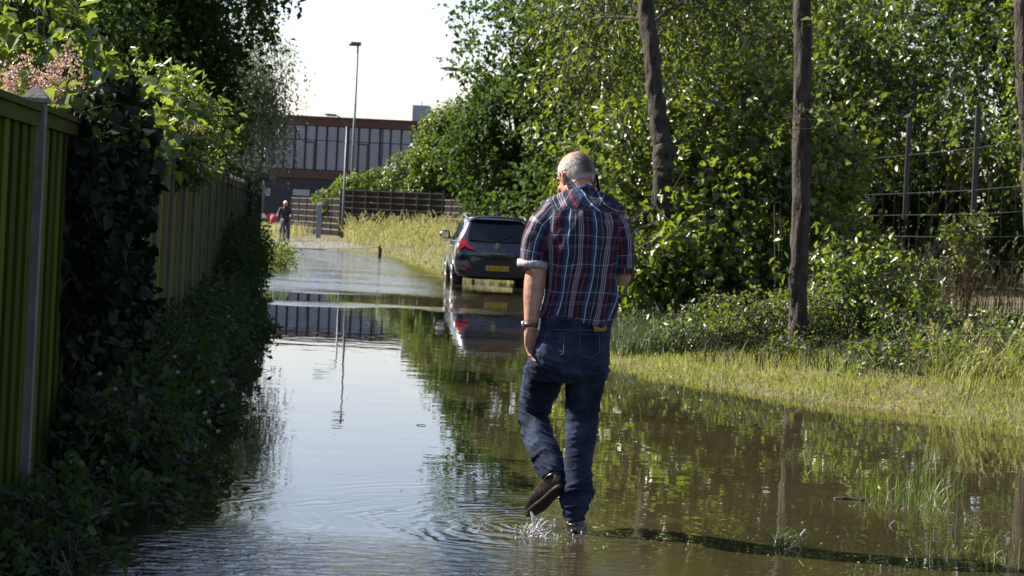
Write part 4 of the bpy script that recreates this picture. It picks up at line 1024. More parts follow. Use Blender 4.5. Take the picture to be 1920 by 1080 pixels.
# neck, trunk and hidden limbs under the clothes
body.loft([jp(1090, 408, -.01), jp(1088, 380, .005), jp(1084, 352, .035), hp(0, -.02, -.05)], [.075, .064, .060, .056], [.07, .060, .060, .058], n=18)
body.loft([jp(1035, 412, .0), jp(1060, 392, .0), jp(1090, 380, .0), jp(1125, 392, .0), jp(1150, 410, .0)], [.04, .05, .055, .05, .04], ref=(0, 1, 0), n=14)
body.loft([jp(1092, 400, .01), jp(1092, 470, .02), jp(1085, 560, .0), jp(1078, 650, .0)], [.15, .155, .145, .14], [.09, .11, .11, .10], n=18)
for pts, rr_ in (([jp(1042, 650, .0), jp(1020, 700, .14), jp(1003, 772, .27), jp(1012, 830, .16), jp(1038, 893, .03)], [.075, .07, .05, .05, .035]),
                 ([jp(1106, 650, .0), jp(1098, 720, .02), jp(1092, 805, .04), jp(1084, 880, .0), jp(1078, 968, -.03)], [.075, .072, .052, .05, .036])):
    body.loft(pts, rr_, n=14)
body.loft([jp(1042, 884, .02), jp(1040, 895, .0), jp(1032, 912, .02), jp(1020, 930, .055)], [.028, .022, .014, .009], n=8)
body.loft([jp(1078, 970, -.03), jp(1078, 990, -.01), jp(1078, 998, .08)], [.03, .024, .02], n=10)
# left arm
body.loft([jp(1020, 418, -.005), jp(1010, 450, -.01), jp(1005, 490, -.015), jp(1005, 512, -.030), jp(1003, 530, -.036), jp(1000, 556, -.045), jp(997, 585, -.056), jp(994.5, 608, -.066), jp(994, 618, -.070)],
          [.046, .048, .050, .0515, .053, .049, .038, .030, .029], [.046, .047, .048, .050, .050, .046, .037, .027, .024], n=20)
body.ball(jp(1001, 511, -.068), (.020, .014, .017), None, 12, 8)        # elbow point
# left hand
A = norm(np.array([.10, .05, -1.0])); WX = norm(np.array([.72, .69, .09])); WX = norm(WX - A * (A @ WX)); NP = np.cross(A, WX)
if NP[1] > 0: NP = -NP                                                   # palm normal, towards the camera and the thigh
WR = jp(994, 614, -.068)
def hand(P0, A, W, N, k=1.0):
    """Palm, four fingers and a thumb; A points down the hand, W from little finger to index, N out of the palm."""
    body.loft([P0, P0 + A * .030 * k, P0 + A * .060 * k, P0 + A * .092 * k], np.array([.030, .037, .041, .041]) * k, np.array([.021, .019, .0165, .0135]) * k, ref=W, n=18, sq=.85)
    curls = [(.82, .020, .0, .030), (1.0, .055, .010, .026), (1.05, .055, .012, .022), (.96, .05, .008, .018)]
    for q in range(4):
        off = (-.031, -.0105, .0105, .031)[q] * k
        ln = (.026, .033, .036, .032)[q] * k; r = (.0078, .0090, .0093, .0090)[q] * k
        base = P0 + A * (.084 + (-.006, .003, .005, .0)[q]) * k + W * off
        a0 = (.50, .42, .34, .26)[q]
        p = [base]; an = a0 * .6; fan = (-.10, -.03, .03, .09)[q]
        for sg, da in ((1.25, .10), (.85, .48), (.70, .36)):
            d = norm(A * math.cos(an) + N * math.sin(an) + W * fan)
            p += [p[-1] + d * ln * sg * .5, p[-1] + d * ln * sg]
            an += da + a0 * .35
        body.loft(p, np.array([1.08, 1.0, 1.06, .95, 1.0, .88, .76]) * r, n=10)
        body.ball(p[0] - N * .004 * k, (.0095 * k,) * 3, None, 8, 6)
    tb_ = P0 + A * .028 * k + W * .032 * k + N * .006 * k
    t1 = tb_ + norm(A * .8 + W * .55 + N * .35) * .036 * k; t2 = t1 + norm(A * .95 + W * .12 + N * .35) * .030 * k; t3 = t2 + norm(A + N * .30 - W * .05) * .024 * k
    body.loft([tb_ - A * .01, tb_, t1, (t1 + t2) / 2, t2, t3], np.array([.014, .0135, .0115, .0100, .0104, .0075]) * k, n=10)
    return None
hand(WR, A, WX, NP, 1.0)
# right arm: hangs to the elbow, forearm raised in front, hand at the ear
EAR = hp(.092, -.012, -.030)
WR2 = EAR + np.array([.050, .105, -.125])
body.loft([jp(1158, 410, .0), jp(1166, 455, .005), jp(1167, 500, .01), jp(1166, 520, .02), jp(1160, 505, .07), WR2 * .55 + jp(1160, 500, .09) * .45, WR2],
          [.056, .052, .046, .046, .046, .040, .028], n=16)
A2 = norm(EAR + np.array([.012, .03, .03]) - WR2); N2 = norm(np.array([-.9, -.25, .1])); N2 = norm(N2 - A2 * (A2 @ N2)); W2 = np.cross(N2, A2)
hand(WR2, A2, W2 if W2[1] < 0 else -W2, N2, .98)
bV, bQ, bN = fuse(body, .0045, 4)
MORG = np.array([FOOT[0], FOOT[1], 0.0])
nz = vnoise(bV * 60, 5) - .5
bV = bV + bN * (nz * .0012)[:, None]
man = mesh_np('person', bV, [bQ], SKIN, None, True, origin=MORG)
tag(man, 'grey haired man in plaid short sleeved shirt and jeans wading away through the water', 'person')
def add_cloth(name, V, Q, m, parent=None, uv=None):
    o = mesh_np(name, V - MORG, [Q], m, parent or man, True)
    if uv is not None:
        at_ = o.data.attributes.new('weave', 'FLOAT2', 'POINT')
        at_.data.foreach_set('vector', np.asarray(uv, dtype=np.float32).ravel())
    return o

# hair: close cropped, thin and reddish skin on the crown, dark grey at the back, white at the sides
H = (bV - HC) @ RH                                  # head coordinates of every body vertex
inh = (np.abs(H) < .16).all(1)
x_, y_, z_ = H.T
line = np.where(y_ < .0, -.062 - .25 * np.clip(y_ + .06, -.05, .06), np.where(y_ < .045, -.015 + (y_) * .6, .045 + (y_ - .045) * 1.2))
eary = (np.abs(x_) > .074) & (z_ < .010) & (z_ > -.075) & (y_ > -.058) & (y_ < .02)
rad = np.abs(x_) < .090
hairv = inh & (z_ > line + (vnoise(bV * 90, 8) - .5) * .016) & ~eary & rad & (y_ < .092)
fk = hairv[bQ].all(1)
fq = bQ[fk]
used = np.unique(fq); remap = -np.ones(len(bV), int); remap[used] = np.arange(len(used))
HV = bV[used] + bN[used] * (.0016 + .0022 * vnoise(bV[used] * 160, 6))[:, None]
hx, hy, hz = H[used].T
HAIR, n, l, b = new_mat('cropped_hair')
an_ = n.new('ShaderNodeAttribute'); an_.attribute_name = 'tone'
nz_ = n.new('ShaderNodeTexNoise'); nz_.inputs['Scale'].default_value = 190; nz_.inputs['Detail'].default_value = 4
tc = n.new('ShaderNodeTexCoord'); l.new(tc.outputs['Object'], nz_.inputs[0])
sp = n.new('ShaderNodeSeparateXYZ'); l.new(an_.outputs['Vector'], sp.inputs[0])
c1 = n.new('ShaderNodeMixRGB'); l.new(sp.outputs[0], c1.inputs[0]); c1.inputs[1].default_value = (.46, .42, .38, 1); c1.inputs[2].default_value = (.055, .042, .036, 1)
c2 = n.new('ShaderNodeMixRGB'); l.new(sp.outputs[1], c2.inputs[0]); l.new(c1.outputs[0], c2.inputs[1]); c2.inputs[2].default_value = (.40, .19, .12, 1)
c3 = n.new('ShaderNodeMixRGB'); c3.blend_type = 'MULTIPLY'; c3.inputs[0].default_value = .7; l.new(c2.outputs[0], c3.inputs[1])
rr2 = n.new('ShaderNodeValToRGB'); rr2.color_ramp.elements[0].position = .3; rr2.color_ramp.elements[0].color = (.55, .55, .55, 1); rr2.color_ramp.elements[1].position = .7; rr2.color_ramp.elements[1].color = (1.25, 1.25, 1.25, 1)
l.new(nz_.outputs['Fac'], rr2.inputs[0]); l.new(rr2.outputs[0], c3.inputs[2]); l.new(c3.outputs[0], b.inputs['Base Color'])
b.inputs['Roughness'].default_value = .75
back = np.clip((-(hy) - .012) / .06, 0, 1) * np.clip((hz + .055) / .03, 0, 1) * np.clip(1.15 - np.abs(hx) / .075, 0, 1)
crown = np.clip((hz - .040) / .04, 0, 1) * np.clip((hy + .10) / .05, 0, 1) * .9
ho = mesh_np('hair', HV - MORG, [remap[fq]], HAIR, man, True)
ta = ho.data.attributes.new('tone', 'FLOAT2', 'POINT'); ta.data.foreach_set('vector', np.stack([back, crown], 1).astype(np.float32).ravel())
# short stubble standing out of the hair
rg = np.random.default_rng(200)
k = rg.integers(0, len(used), 7000); k = k[rg.random(7000) > crown[k] * .7]
B = HV[k]; Nn = norm(bN[used][k] + rg.normal(size=(len(k), 3)) * .35)
V, f = leaf_arrays(B, Nn, rg.normal(size=B.shape), .004 + .005 * rg.random(len(k)), np.full(len(k), .0009))
so = mesh_np('stubble', V - MORG, [f], HAIR, ho, True)
ta = so.data.attributes.new('tone', 'FLOAT2', 'POINT'); ta.data.foreach_set('vector', np.repeat(np.stack([back[k], crown[k]], 1), 4, 0).astype(np.float32).ravel())

# --- shirt
sh = MB()
T_ = [(368, 1091, 34, .055, .0), (376, 1091, 52, .075, -.005), (388, 1092, 70, .098, -.012), (405, 1092, 78, .116, -.014), (430, 1093, 77, .125, -.012), (465, 1094, 72, .130, -.006), (500, 1093, 67.5, .131, .0), (540, 1090, 67, .132, .0), (575, 1086, 67.5, .135, .0), (603, 1082, 69, .138, .0)]
sh.loft([jp(cx, y, dy) for y, cx, hw, hd, dy in T_], [hw * PXM for y, cx, hw, hd, dy in T_], [hd for y, cx, hw, hd, dy in T_], n=36, round_ends=False)
sh.loft([jp(1030, 404, -.002), jp(1060, 386, .0), jp(1090, 374, .004), jp(1122, 386, .0), jp(1152, 405, -.002)], [.072, .070, .068, .070, .070], ref=(0, 1, 0), n=18)
LS = [jp(1034, 408, -.004), jp(1018, 424, -.006), jp(1007, 450, -.010), jp(1001, 475, -.012), jp(999, 494, -.014)]
sh.loft(LS, [.070, .072, .069, .069, .071], [.074, .074, .070, .068, .070], n=20, round_ends=False)
RS = [jp(1146, 408, .0), jp(1158, 425, .0), jp(1165, 452, .004), jp(1167, 480, .008), jp(1166, 508, .012)]
sh.loft(RS, [.066, .064, .058, .054, .055], [.070, .068, .062, .058, .058], n=20, round_ends=False)
sV, sQ, sN = fuse(sh, .006, 5)
rel = sV - jp(1090, 500, 0)
def axis_of(V, P):
    """Distance to a polyline, position along it, and angle round it."""
    P = np.asarray(P); best = np.full(len(V), 9e9); tt = np.zeros(len(V)); an = np.zeros(len(V)); acc = 0
    for a_, b_ in zip(P[:-1], P[1:]):
        d = b_ - a_; L = np.linalg.norm(d); d = d / L
        t = np.clip((V - a_) @ d, 0, L); c = a_ + d * t[:, None]; w = V - c; D = np.linalg.norm(w, axis=1)
        ref = norm(np.array([0, -1., 0]) - d * (d @ np.array([0, -1., 0]))); si = np.cross(d, ref)
        k_ = D < best; best[k_] = D[k_]; tt[k_] = acc + t[k_]; an[k_] = np.arctan2(w @ si, w @ ref)[k_]; acc += L
    return best, tt, an
dl, tl_, al = axis_of(sV, LS); dr, tr_, ar = axis_of(sV, RS)
zz = sV[:, 2]
# folds: drape of the back, pull towards the waist, gathers at the armpits
P = sV.copy()
lx = sV[:, 0] - jp(1090, 500)[0]; lz = zz - jp(1090, 500)[2]
W1 = vnoise(np.stack([lx * 16 + lz * 5, sV[:, 1] * 10, lz * 3.2], 1), 31) - .5
W2_ = vnoise(np.stack([lx * 30 - lz * 14, sV[:, 1] * 20, lz * 9], 1), 32) - .5
W3 = np.sin((lx * 1.0 + lz * .55) * 62 + 5 * vnoise(np.stack([lx * 9, sV[:, 1] * 9, lz * 9], 1), 33))
low = np.clip((-lz - .02) / .22, 0, 1); sleeve = (np.minimum(dl, dr) < .085) & (zz < jp(1090, 425)[2])
amp = .006 + .012 * low
sV = sV + sN * (W1 * amp * 2.6 + W2_ * .014 + W3 * .0022 * (.3 + low))[:, None]
hem = np.clip((jp(1090, 592)[2] - zz) / .03, 0, 1)
sV[:, 2] += hem * (vnoise(np.stack([sV[:, 0] * 22, sV[:, 1] * 22, 0 * zz], 1), 34) - .5) * .028
ctr = np.interp(-zz, [-jp(1092, y)[2] for y in (368, 430, 500, 603)], [jp(cx, y)[0] for cx, y in ((1091, 368), (1093, 430), (1093, 500), (1082, 603))])
phi = np.arctan2(sV[:, 0] - ctr, -(sV[:, 1] - MANY))
u = phi * .155 + .105 * np.clip(jp(1090, 420)[2] - zz, 0, 1) ** 1.3
v = zz.copy()
zyoke = jp(1090, 391)[2] - .10 * np.abs(sV[:, 0] - jp(1091, 391)[0])
yk = (zz > zyoke)
u2 = (sV[:, 0] - jp(1091, 391)[0]) * .55 + (zz) * .85 + (sV[:, 1] - MANY) * -.5; v2 = (sV[:, 0]) * .8 - zz * .5
u = u + (vnoise(np.stack([lx * 13 + lz * 6, sV[:, 1] * 6, lz * 7], 1), 36) - .5) * .018 + (vnoise(np.stack([lx * 30, sV[:, 1] * 9, lz * 16], 1), 37) - .5) * .007
v = v + (vnoise(np.stack([lx * 10, sV[:, 1] * 6, lz * 12], 1), 38) - .5) * .030
u = np.where(yk, u2, u); v = np.where(yk, v2, v)
isl = (dl < .085) & (sV[:, 0] < jp(1026, 450)[0] + .0 + (zz - jp(1026, 450)[2]) * .25)
isr = (dr < .078) & (sV[:, 0] > jp(1158, 450)[0]) & ~yk
u = np.where(isl, al * .072 + .062, u); v = np.where(isl, -tl_, v)
u = np.where(isr, ar * .060 + .02, u); v = np.where(isr, -tr_, v)
PL, n, l, b = new_mat('plaid_cotton')
at_ = n.new('ShaderNodeAttribute'); at_.attribute_name = 'weave'
sp = n.new('ShaderNodeSeparateXYZ'); l.new(at_.outputs['Vector'], sp.inputs[0])
def frac(s, per, off):
    m_ = n.new('ShaderNodeMath'); m_.operation = 'MULTIPLY_ADD'; l.new(s, m_.inputs[0]); m_.inputs[1].default_value = 1 / per; m_.inputs[2].default_value = off
    f_ = n.new('ShaderNodeMath'); f_.operation = 'FRACT'; l.new(m_.outputs[0], f_.inputs[0]); return f_.outputs[0]
def ramp(s, stops):
    r_ = n.new('ShaderNodeValToRGB'); r_.color_ramp.interpolation = 'CONSTANT'
    e = r_.color_ramp.elements
    e[0].position = 0; e[0].color = (*stops[0][1], 1); e[1].position = stops[1][0]; e[1].color = (*stops[1][1], 1)
    for p_, c_ in stops[2:]:
        q = e.new(p_); q.color = (*c_, 1)
    l.new(s, r_.inputs[0]); return r_.outputs[0]
NAVY, MAR, RED_, BLU, TEAL, WHI, MAU = (.012, .014, .036), (.026, .008, .018), (.13, .026, .036), (.020, .046, .115), (.010, .030, .045), (.50, .50, .54), (.23, .19, .22)
vert = ramp(frac(sp.outputs[0], .150, .30), [(0, NAVY), (.09, MAU), (.13, NAVY), (.155, MAU), (.20, MAR), (.23, MAU), (.27, NAVY), (.36, MAR), (.42, RED_), (.48, MAR), (.54, NAVY), (.62, BLU), (.745, WHI), (.770, TEAL), (.90, NAVY), (.955, MAU), (.975, NAVY)])
hori = ramp(frac(sp.outputs[1], .135, .1), [(0, NAVY), (.22, MAU), (.25, NAVY), (.29, MAU), (.33, MAR), (.45, NAVY), (.55, BLU), (.66, WHI), (.685, TEAL), (.80, NAVY), (.90, RED_), (.93, NAVY)])
mx = n.new('ShaderNodeMixRGB'); mx.inputs[0].default_value = .24; l.new(vert, mx.inputs[1]); l.new(hori, mx.inputs[2])
l.new(mx.outputs[0], b.inputs['Base Color']); b.inputs['Roughness'].default_value = .9; b.inputs['Specular IOR Level'].default_value = .15
tc = n.new('ShaderNodeTexCoord'); nb = n.new('ShaderNodeTexNoise'); nb.inputs['Scale'].default_value = 42; nb.inputs['Detail'].default_value = 4; nb.inputs['Distortion'].default_value = .8; l.new(tc.outputs['Object'], nb.inputs[0])
bp = n.new('ShaderNodeBump'); bp.inputs['Distance'].default_value = .006; bp.inputs['Strength'].default_value = .7; l.new(nb.outputs['Fac'], bp.inputs['Height']); l.new(bp.outputs[0], b.inputs['Normal'])
shirt = add_cloth('shirt', sV, sQ, PL, None, np.stack([u, v], 1))
# collar, turned cuffs
def band(P, ra, rb, h, th, name, m, uvk):
    """A soft ring of cloth round a path point: P0->P1 is its axis."""
    P0, P1 = map(np.asarray, P); d = norm(P1 - P0); ref = norm(np.array([1., 0, 0]) - d * d[0]); s_ = np.cross(d, ref)
    n_ = 40; th_ = np.linspace(0, 2 * math.pi, n_, endpoint=False)
    prof = [(0, 0), (0, th), (h * .5, th * 1.3), (h, th), (h, 0), (h * .5, -th * .4)]
    V = []; U = []
    for t_ in th_:
        wob = 1 + .025 * math.sin(3 * t_ + uvk) + .015 * math.sin(7 * t_)
        for a_, o_ in prof:
            V.append(P0 + d * (a_ + .003 * math.sin(4 * t_)) + (ref * math.cos(t_) * (ra * wob + o_) + s_ * math.sin(t_) * (rb * wob + o_)))
            U.append((a_ * 1.0 + uvk, t_ * ra))
    k = len(prof); i, j = np.meshgrid(np.arange(n_), np.arange(k), indexing='ij')
    q = np.stack([i * k + j, ((i + 1) % n_) * k + j, ((i + 1) % n_) * k + (j + 1) % k, i * k + (j + 1) % k], -1).reshape(-1, 4)
    return add_cloth(name, np.array(V), q, m, shirt, np.array(U))
band((LS[-1] + (LS[-1] - LS[-2]) * .02 - (LS[-1] - LS[-2]) * .28, LS[-1] + (LS[-1] - LS[-2])), .0715, .0705, .034, .004, 'cuff', mat('folded_cuff_cloth', (.20, .205, .24), .85, (.36, .36, .40), 38, bump=.003, bscale=80), .3)
band((RS[-1] - (RS[-1] - RS[-2]) * .2, RS[-1] + (RS[-1] - RS[-2])), .055, .058, .026, .004, 'cuff', PL, .9)
band((jp(1091, 370, .018), jp(1088, 345, .040)), .066, .064, .040, .005, 'collar', PL, .62)

# --- jeans
je = MB()
J_ = [(592, 1080.5, 67.5, .128, .0), (615, 1078, 67.5, .130, .0), (640, 1073, 70, .138, -.006), (665, 1069, 74, .140, -.010), (688, 1066, 75, .130, -.004), (704, 1066, 72, .11, .01)]
je.loft([jp(cx, y, dy) for y, cx, hw, hd, dy in J_], [hw * PXM for y, cx, hw, hd, dy in J_], [hd for y, cx, hw, hd, dy in J_], n=30, round_ends=False)
R_ = [(640, 1105, 37, .0), (680, 1102, 38.5, .0), (712, 1098, 37.5, .01), (750, 1094, 33, .02), (800, 1091.5, 30.5, .03), (840, 1087.5, 27, .015), (880, 1084, 25.5, -.005), (905, 1082, 26, -.018), (922, 1081.5, 28, -.022), (940, 1077, 25.5, -.028), (962, 1077, 21, -.03), (978, 1078, 19.5, -.03)]
je.loft([jp(cx, y, dy) for y, cx, hw, dy in R_], [hw * PXM for y, cx, hw, dy in R_], [hw * PXM * (1.08 if y < 820 else .98) for y, cx, hw, dy in R_], n=22, round_ends=False)
L_ = [(640, 1040, 38, .0), (668, 1034, 40, .05), (700, 1021, 38.5, .14), (735, 1010, 34.5, .22), (765, 1002, 30, .27), (782, 1001.5, 29, .265), (805, 1006, 28.5, .22), (832, 1014, 27.5, .15), (858, 1025, 27.5, .085), (878, 1033, 25.5, .04), (895, 1038, 22.5, .01)]
je.loft([jp(cx, y, dy) for y, cx, hw, dy in L_], [hw * PXM for y, cx, hw, dy in L_], [hw * PXM * 1.05 for y, cx, hw, dy in L_], n=22, round_ends=False)
je.ball(jp(1032, 668, -.085), (.085, .06, .085)); je.ball(jp(1104, 668, -.085), (.085, .06, .085))
jV, jQ, jN = fuse(je, .006, 5)
lz = jV[:, 2]; zk = jp(1000, 780)[2]; zc = jp(1070, 700)[2]
isleft = jV[:, 0] < jp(1058, 800)[0]
warp = vnoise(jV * 9, 41); w2 = vnoise(jV * 22, 42) - .5
ph = (lz + .35 * np.where(isleft, 1, -1) * (jV[:, 0] - np.where(isleft, jp(1010, 800)[0], jp(1090, 800)[0])))
r1_ = 1 - np.abs(2 * vnoise(np.stack([jV[:, 0] * 9, jV[:, 1] * 9, ph * 30 + warp * 3], 1), 45) - 1); r2_ = 1 - np.abs(2 * vnoise(np.stack([jV[:, 0] * 16 + ph * 14, jV[:, 1] * 14, ph * 46], 1), 46) - 1); creA = 1.7 * (r1_ ** 3 - .25) + 1.1 * (r2_ ** 3 - .25)
knee = np.exp(-((lz - zk + .05) / .11) ** 2) * np.where(isleft, 1.0, .35)
ank = np.where(isleft, np.exp(-((lz - jp(1035, 880)[2]) / .05) ** 2), np.exp(-((lz - jp(1080, 930)[2]) / .10) ** 2))
seat = np.exp(-((lz - jp(1070, 690)[2]) / .08) ** 2)
disp = creA * (.0058 * knee + .0070 * ank + .0030 * seat + .0018) + w2 * .004 + (vnoise(np.stack([jV[:, 0] * 14, jV[:, 1] * 14, lz * 5], 1), 43) - .5) * .012
jV = jV + jN * disp[:, None]
DEN, n, l, b = new_mat('dark_denim')
tc = n.new('ShaderNodeTexCoord'); t1 = n.new('ShaderNodeTexNoise'); t1.inputs['Scale'].default_value = 7; t1.inputs['Detail'].default_value = 8; l.new(tc.outputs['Object'], t1.inputs[0])
rp = n.new('ShaderNodeValToRGB'); rp.color_ramp.elements[0].position = .38; rp.color_ramp.elements[1].position = .78
rp.color_ramp.elements[0].color = (.005, .009, .022, 1); rp.color_ramp.elements[1].color = (.034, .052, .098, 1)
l.new(t1.outputs['Fac'], rp.inputs[0]); l.new(rp.outputs[0], b.inputs['Base Color']); b.inputs['Roughness'].default_value = .85; b.inputs['Specular IOR Level'].default_value = .12
t2 = n.new('ShaderNodeTexNoise'); t2.inputs['Scale'].default_value = 55; t2.inputs['Detail'].default_value = 5; l.new(tc.outputs['Object'], t2.inputs[0])
bp = n.new('ShaderNodeBump'); bp.inputs['Distance'].default_value = .004; bp.inputs['Strength'].default_value = .7; l.new(t2.outputs['Fac'], bp.inputs['Height']); l.new(bp.outputs[0], b.inputs['Normal'])
jeans = add_cloth('jeans', jV, jQ, DEN)
def back_y(px, py, V):
    """Depth of the cloth surface nearest the camera at a pixel."""
    c = at(px, py, 1.0) - [0, 0, CAMH]; d = V - [0, 0, CAMH]
    e = np.hypot(d[:, 0] / d[:, 1] - c[0], d[:, 2] / d[:, 1] - c[2]); k = np.argsort(e)[:40]
    return V[k, 1].min()
# leather patch on the waistband, pockets and seams
pts = [(1113, 611), (1137, 609.5), (1136.5, 621), (1113.5, 622.5)]
pv = np.array([at(px, py, back_y(px, py, jV) - .006) for px, py in pts]); pw = pv + [0, .012, 0]
add_cloth('leather_patch', np.vstack([pv, pw]), np.array([[0, 1, 2, 3], [4, 7, 6, 5], [0, 4, 5, 1], [1, 5, 6, 2], [2, 6, 7, 3], [3, 7, 4, 0]]), mat('tan_leather_patch', (.22, .115, .025), .6, (.30, .16, .04), 40), jeans)
def seam(px, name='pocket_seam'):
    P = np.array([at(a_, b_, back_y(a_, b_, jV) + .001) for a_, b_ in px])
    u_ = np.linspace(0, len(P) - 1, len(P) * 6); P = np.stack([np.interp(u_, np.arange(len(P)), P[:, q]) for q in range(3)], 1)
    mb = MB(); mb.loft(P, .0022, n=6); V, Qd, T = mb.arrays(); mesh_np(name, V - MORG, [Qd, T], mat('jeans_thread', (.035, .045, .07), .8), jeans, True)
seam([(1022, 628), (1058, 626), (1057, 662), (1041, 672), (1023, 664), (1022, 628)])
seam([(1087, 626), (1124, 628), (1124, 662), (1106, 673), (1088, 663), (1087, 626)])
seam([(1012, 617), (1040, 618), (1078, 619), (1110, 619), (1140, 616)], 'waist_seam')

# --- shoes
SHOE = mat('wet_black_leather', (.012, .010, .009), .28, (.030, .024, .020), 14, bump=.003, bscale=50)
SOLE = mat('dark_rubber_sole', (.006, .0055, .005), .6, (.011, .010, .009), 30, bump=.004, bscale=90, spec=.2)
def shoe(heel, toe, up, wid, sock):
    """heel->toe along the sole, up away from the sole."""
    heel, toe = np.asarray(heel), np.asarray(toe); d = toe - heel; L = np.linalg.norm(d); d = d / L
    up = norm(np.asarray(up) - d * (d @ np.asarray(up))); W = np.cross(d, up)
    st = [(.02, .030, .030, .038), (.10, .036, .046, .046), (.24, .038, .050, .050), (.42, .039, .042, .040), (.58, .046, .036, .033), (.74, .049, .029, .027), (.88, .043, .024, .022), (.97, .028, .019, .017)]
    mb = MB(); mb.loft([heel + d * t * L + up * (z + .012) for t, w, z, h in st], [w for t, w, z, h in st], [h for t, w, z, h in st], ref=W, n=20, sq=.9)
    mb.loft([heel + d * .16 * L + up * .05, sock], [.044, .046], [.052, .050], ref=W, n=16)
    V, Q, N_ = fuse(mb, .005, 3); V = V + N_ * ((vnoise(V * 55, 51) - .5) * .004)[:, None]
    o = add_cloth('shoe', V, Q, SHOE)
    mb = MB(); s2 = [(-.015, .026), (.04, .037), (.2, .041), (.42, .039), (.6, .049), (.76, .052), (.9, .044), (1.0, .026)]
    mb.loft([heel + d * t * L + up * (.004 + .02 * max(0, t - .75)) for t, w in s2], [w for t, w in s2], [.013] * 8, ref=W, n=20, sq=.6)
    for q in range(0):
        t = .04 + q * .145
        if .36 < t < .47: continue
        w = np.interp(t, [a_ for a_, _ in s2], [a_ for _, a_ in s2]) * 1.7
        R3 = np.stack([W, d, up], 1)
        mb.box(heel + d * t * L - up * (.0095 - .02 * max(0, t - .75)), (w * .92, .009, .004), R=R3)
    V, Qd, T = mb.arrays(); mesh_np('sole', V - MORG, [Qd, T], SOLE, o, True)
    mb = MB(); ac = heel + d * .12 * L + up * .075
    th_ = np.linspace(0, 2 * math.pi, 15); mb.loft([ac + d * .045 * math.cos(t) + W * .040 * math.sin(t) for t in th_], .008, n=8); V, Qd, T = mb.arrays(); mesh_np('collar_padding', V - MORG, [Qd, T], SHOE, o, True)
    for q in range(4):
        c_ = heel + d * (.40 + q * .07) * L + up * (.092 - q * .013)
        mb = MB(); mb.loft([c_ - W * .022, c_ + up * .004, c_ + W * .022], .0028, n=6); V, Qd, T = mb.arrays(); mesh_np('lace', V - MORG, [Qd, T], SOLE, o, True)
    return o
shoe(jp(1053, 914, -.055), jp(994, 968, .135), (-.45, .62, .55), .05, jp(1040, 886, .02))
h_ = jp(1079, 1000, -.075); h_[2] = -.035
shoe(h_, h_ + np.array([.02, .29, .0]), (0, 0, 1), .05, jp(1078, 966, -.03))

# --- watch and telephone
mb = MB(); c_ = jp(994.5, 610, -.067); d_ = norm(jp(994, 618, -.070) - jp(997, 585, -.056)); r_ = norm(np.array([1., 0, 0]) - d_ * d_[0]); s_ = np.cross(d_, r_)
th_ = np.linspace(0, 2 * math.pi, 25)
mb.loft([c_ + r_ * .0335 * math.cos(t) + s_ * .030 * math.sin(t) for t in th_], .0095, .0035, ref=d_, n=10, round_ends=False)
V, Qd, T = mb.arrays(); wt = mesh_np('wristwatch', V - MORG, [Qd, T], mat('dark_watch_strap', (.03, .028, .025), .4), man, True)
mb = MB(); mb.loft([c_ - r_ * .032, c_ - r_ * .044], [.019, .017], n=20, round_ends=False); V, Qd, T = mb.arrays(); mesh_np('watch_case', V - MORG, [Qd, T], mat('steel_watch_case', (.5, .5, .5), .25, metal=.9), wt, True)
ph_c = EAR + np.array([.022, .018, -.020]); R3 = np.stack([norm(np.cross(A2, N2)), N2, A2], 1)
mb = MB(); mb.box(ph_c, (.070, .010, .145), R=R3); ob = mb.build('telephone', mat('black_phone', (.010, .010, .012), .2), None, False, origin=ph_c)
bv = ob.modifiers.new('b', 'BEVEL'); bv.width = .003; bv.segments = 2
tag(ob, 'black telephone held against the right ear of the walking man', 'telephone')

# --- splash under the lifted shoe
SPL, n, l, b = new_mat('splashing_water')
b.inputs['Base Color'].default_value = (.85, .85, .83, 1); b.inputs['Roughness'].default_value = .05; b.inputs['IOR'].default_value = 1.33; b.inputs['Transmission Weight'].default_value = .6
rg = np.random.default_rng(210); mb = MB()
c0 = jp(995, 975, .0); c1 = at_z(1015, 1010); c1 = c1 * [1, 1, 0]
for q in range(230):
    t = rg.random(); p = c0 * (1 - t) + c1 * t + rg.normal(size=3) * [.045 + .05 * t, .07, .016]
    if q > 150: p = np.array([c1[0] + .04 + rg.normal() * .13, c1[1] + rg.normal() * .16, abs(rg.normal()) * .022])
    p[2] = max(p[2], .002); r_ = .0014 + .0042 * rg.random() ** 3
    mb.ball(p, (r_, r_, r_ * (1 + 1.2 * rg.random())), None, 7, 5)
for q in range(46):
    t = rg.random() ** .7; p = c0 * (1 - t) + c1 * t + rg.normal(size=3) * [.018, .03, .008]; d_ = rg.normal(size=3) * [.02, .02, .03]
    mb.loft([p, p + d_ * .5 + [0, 0, .004], p + d_], [.004, .0045, .0015], n=6)
V, Qd, T = mb.arrays(); tag(mesh_np('splash', V, [Qd, T], SPL, None, True, origin=c1), 'water drops splashing up under the lifted left shoe', 'splash', None, 'stuff')

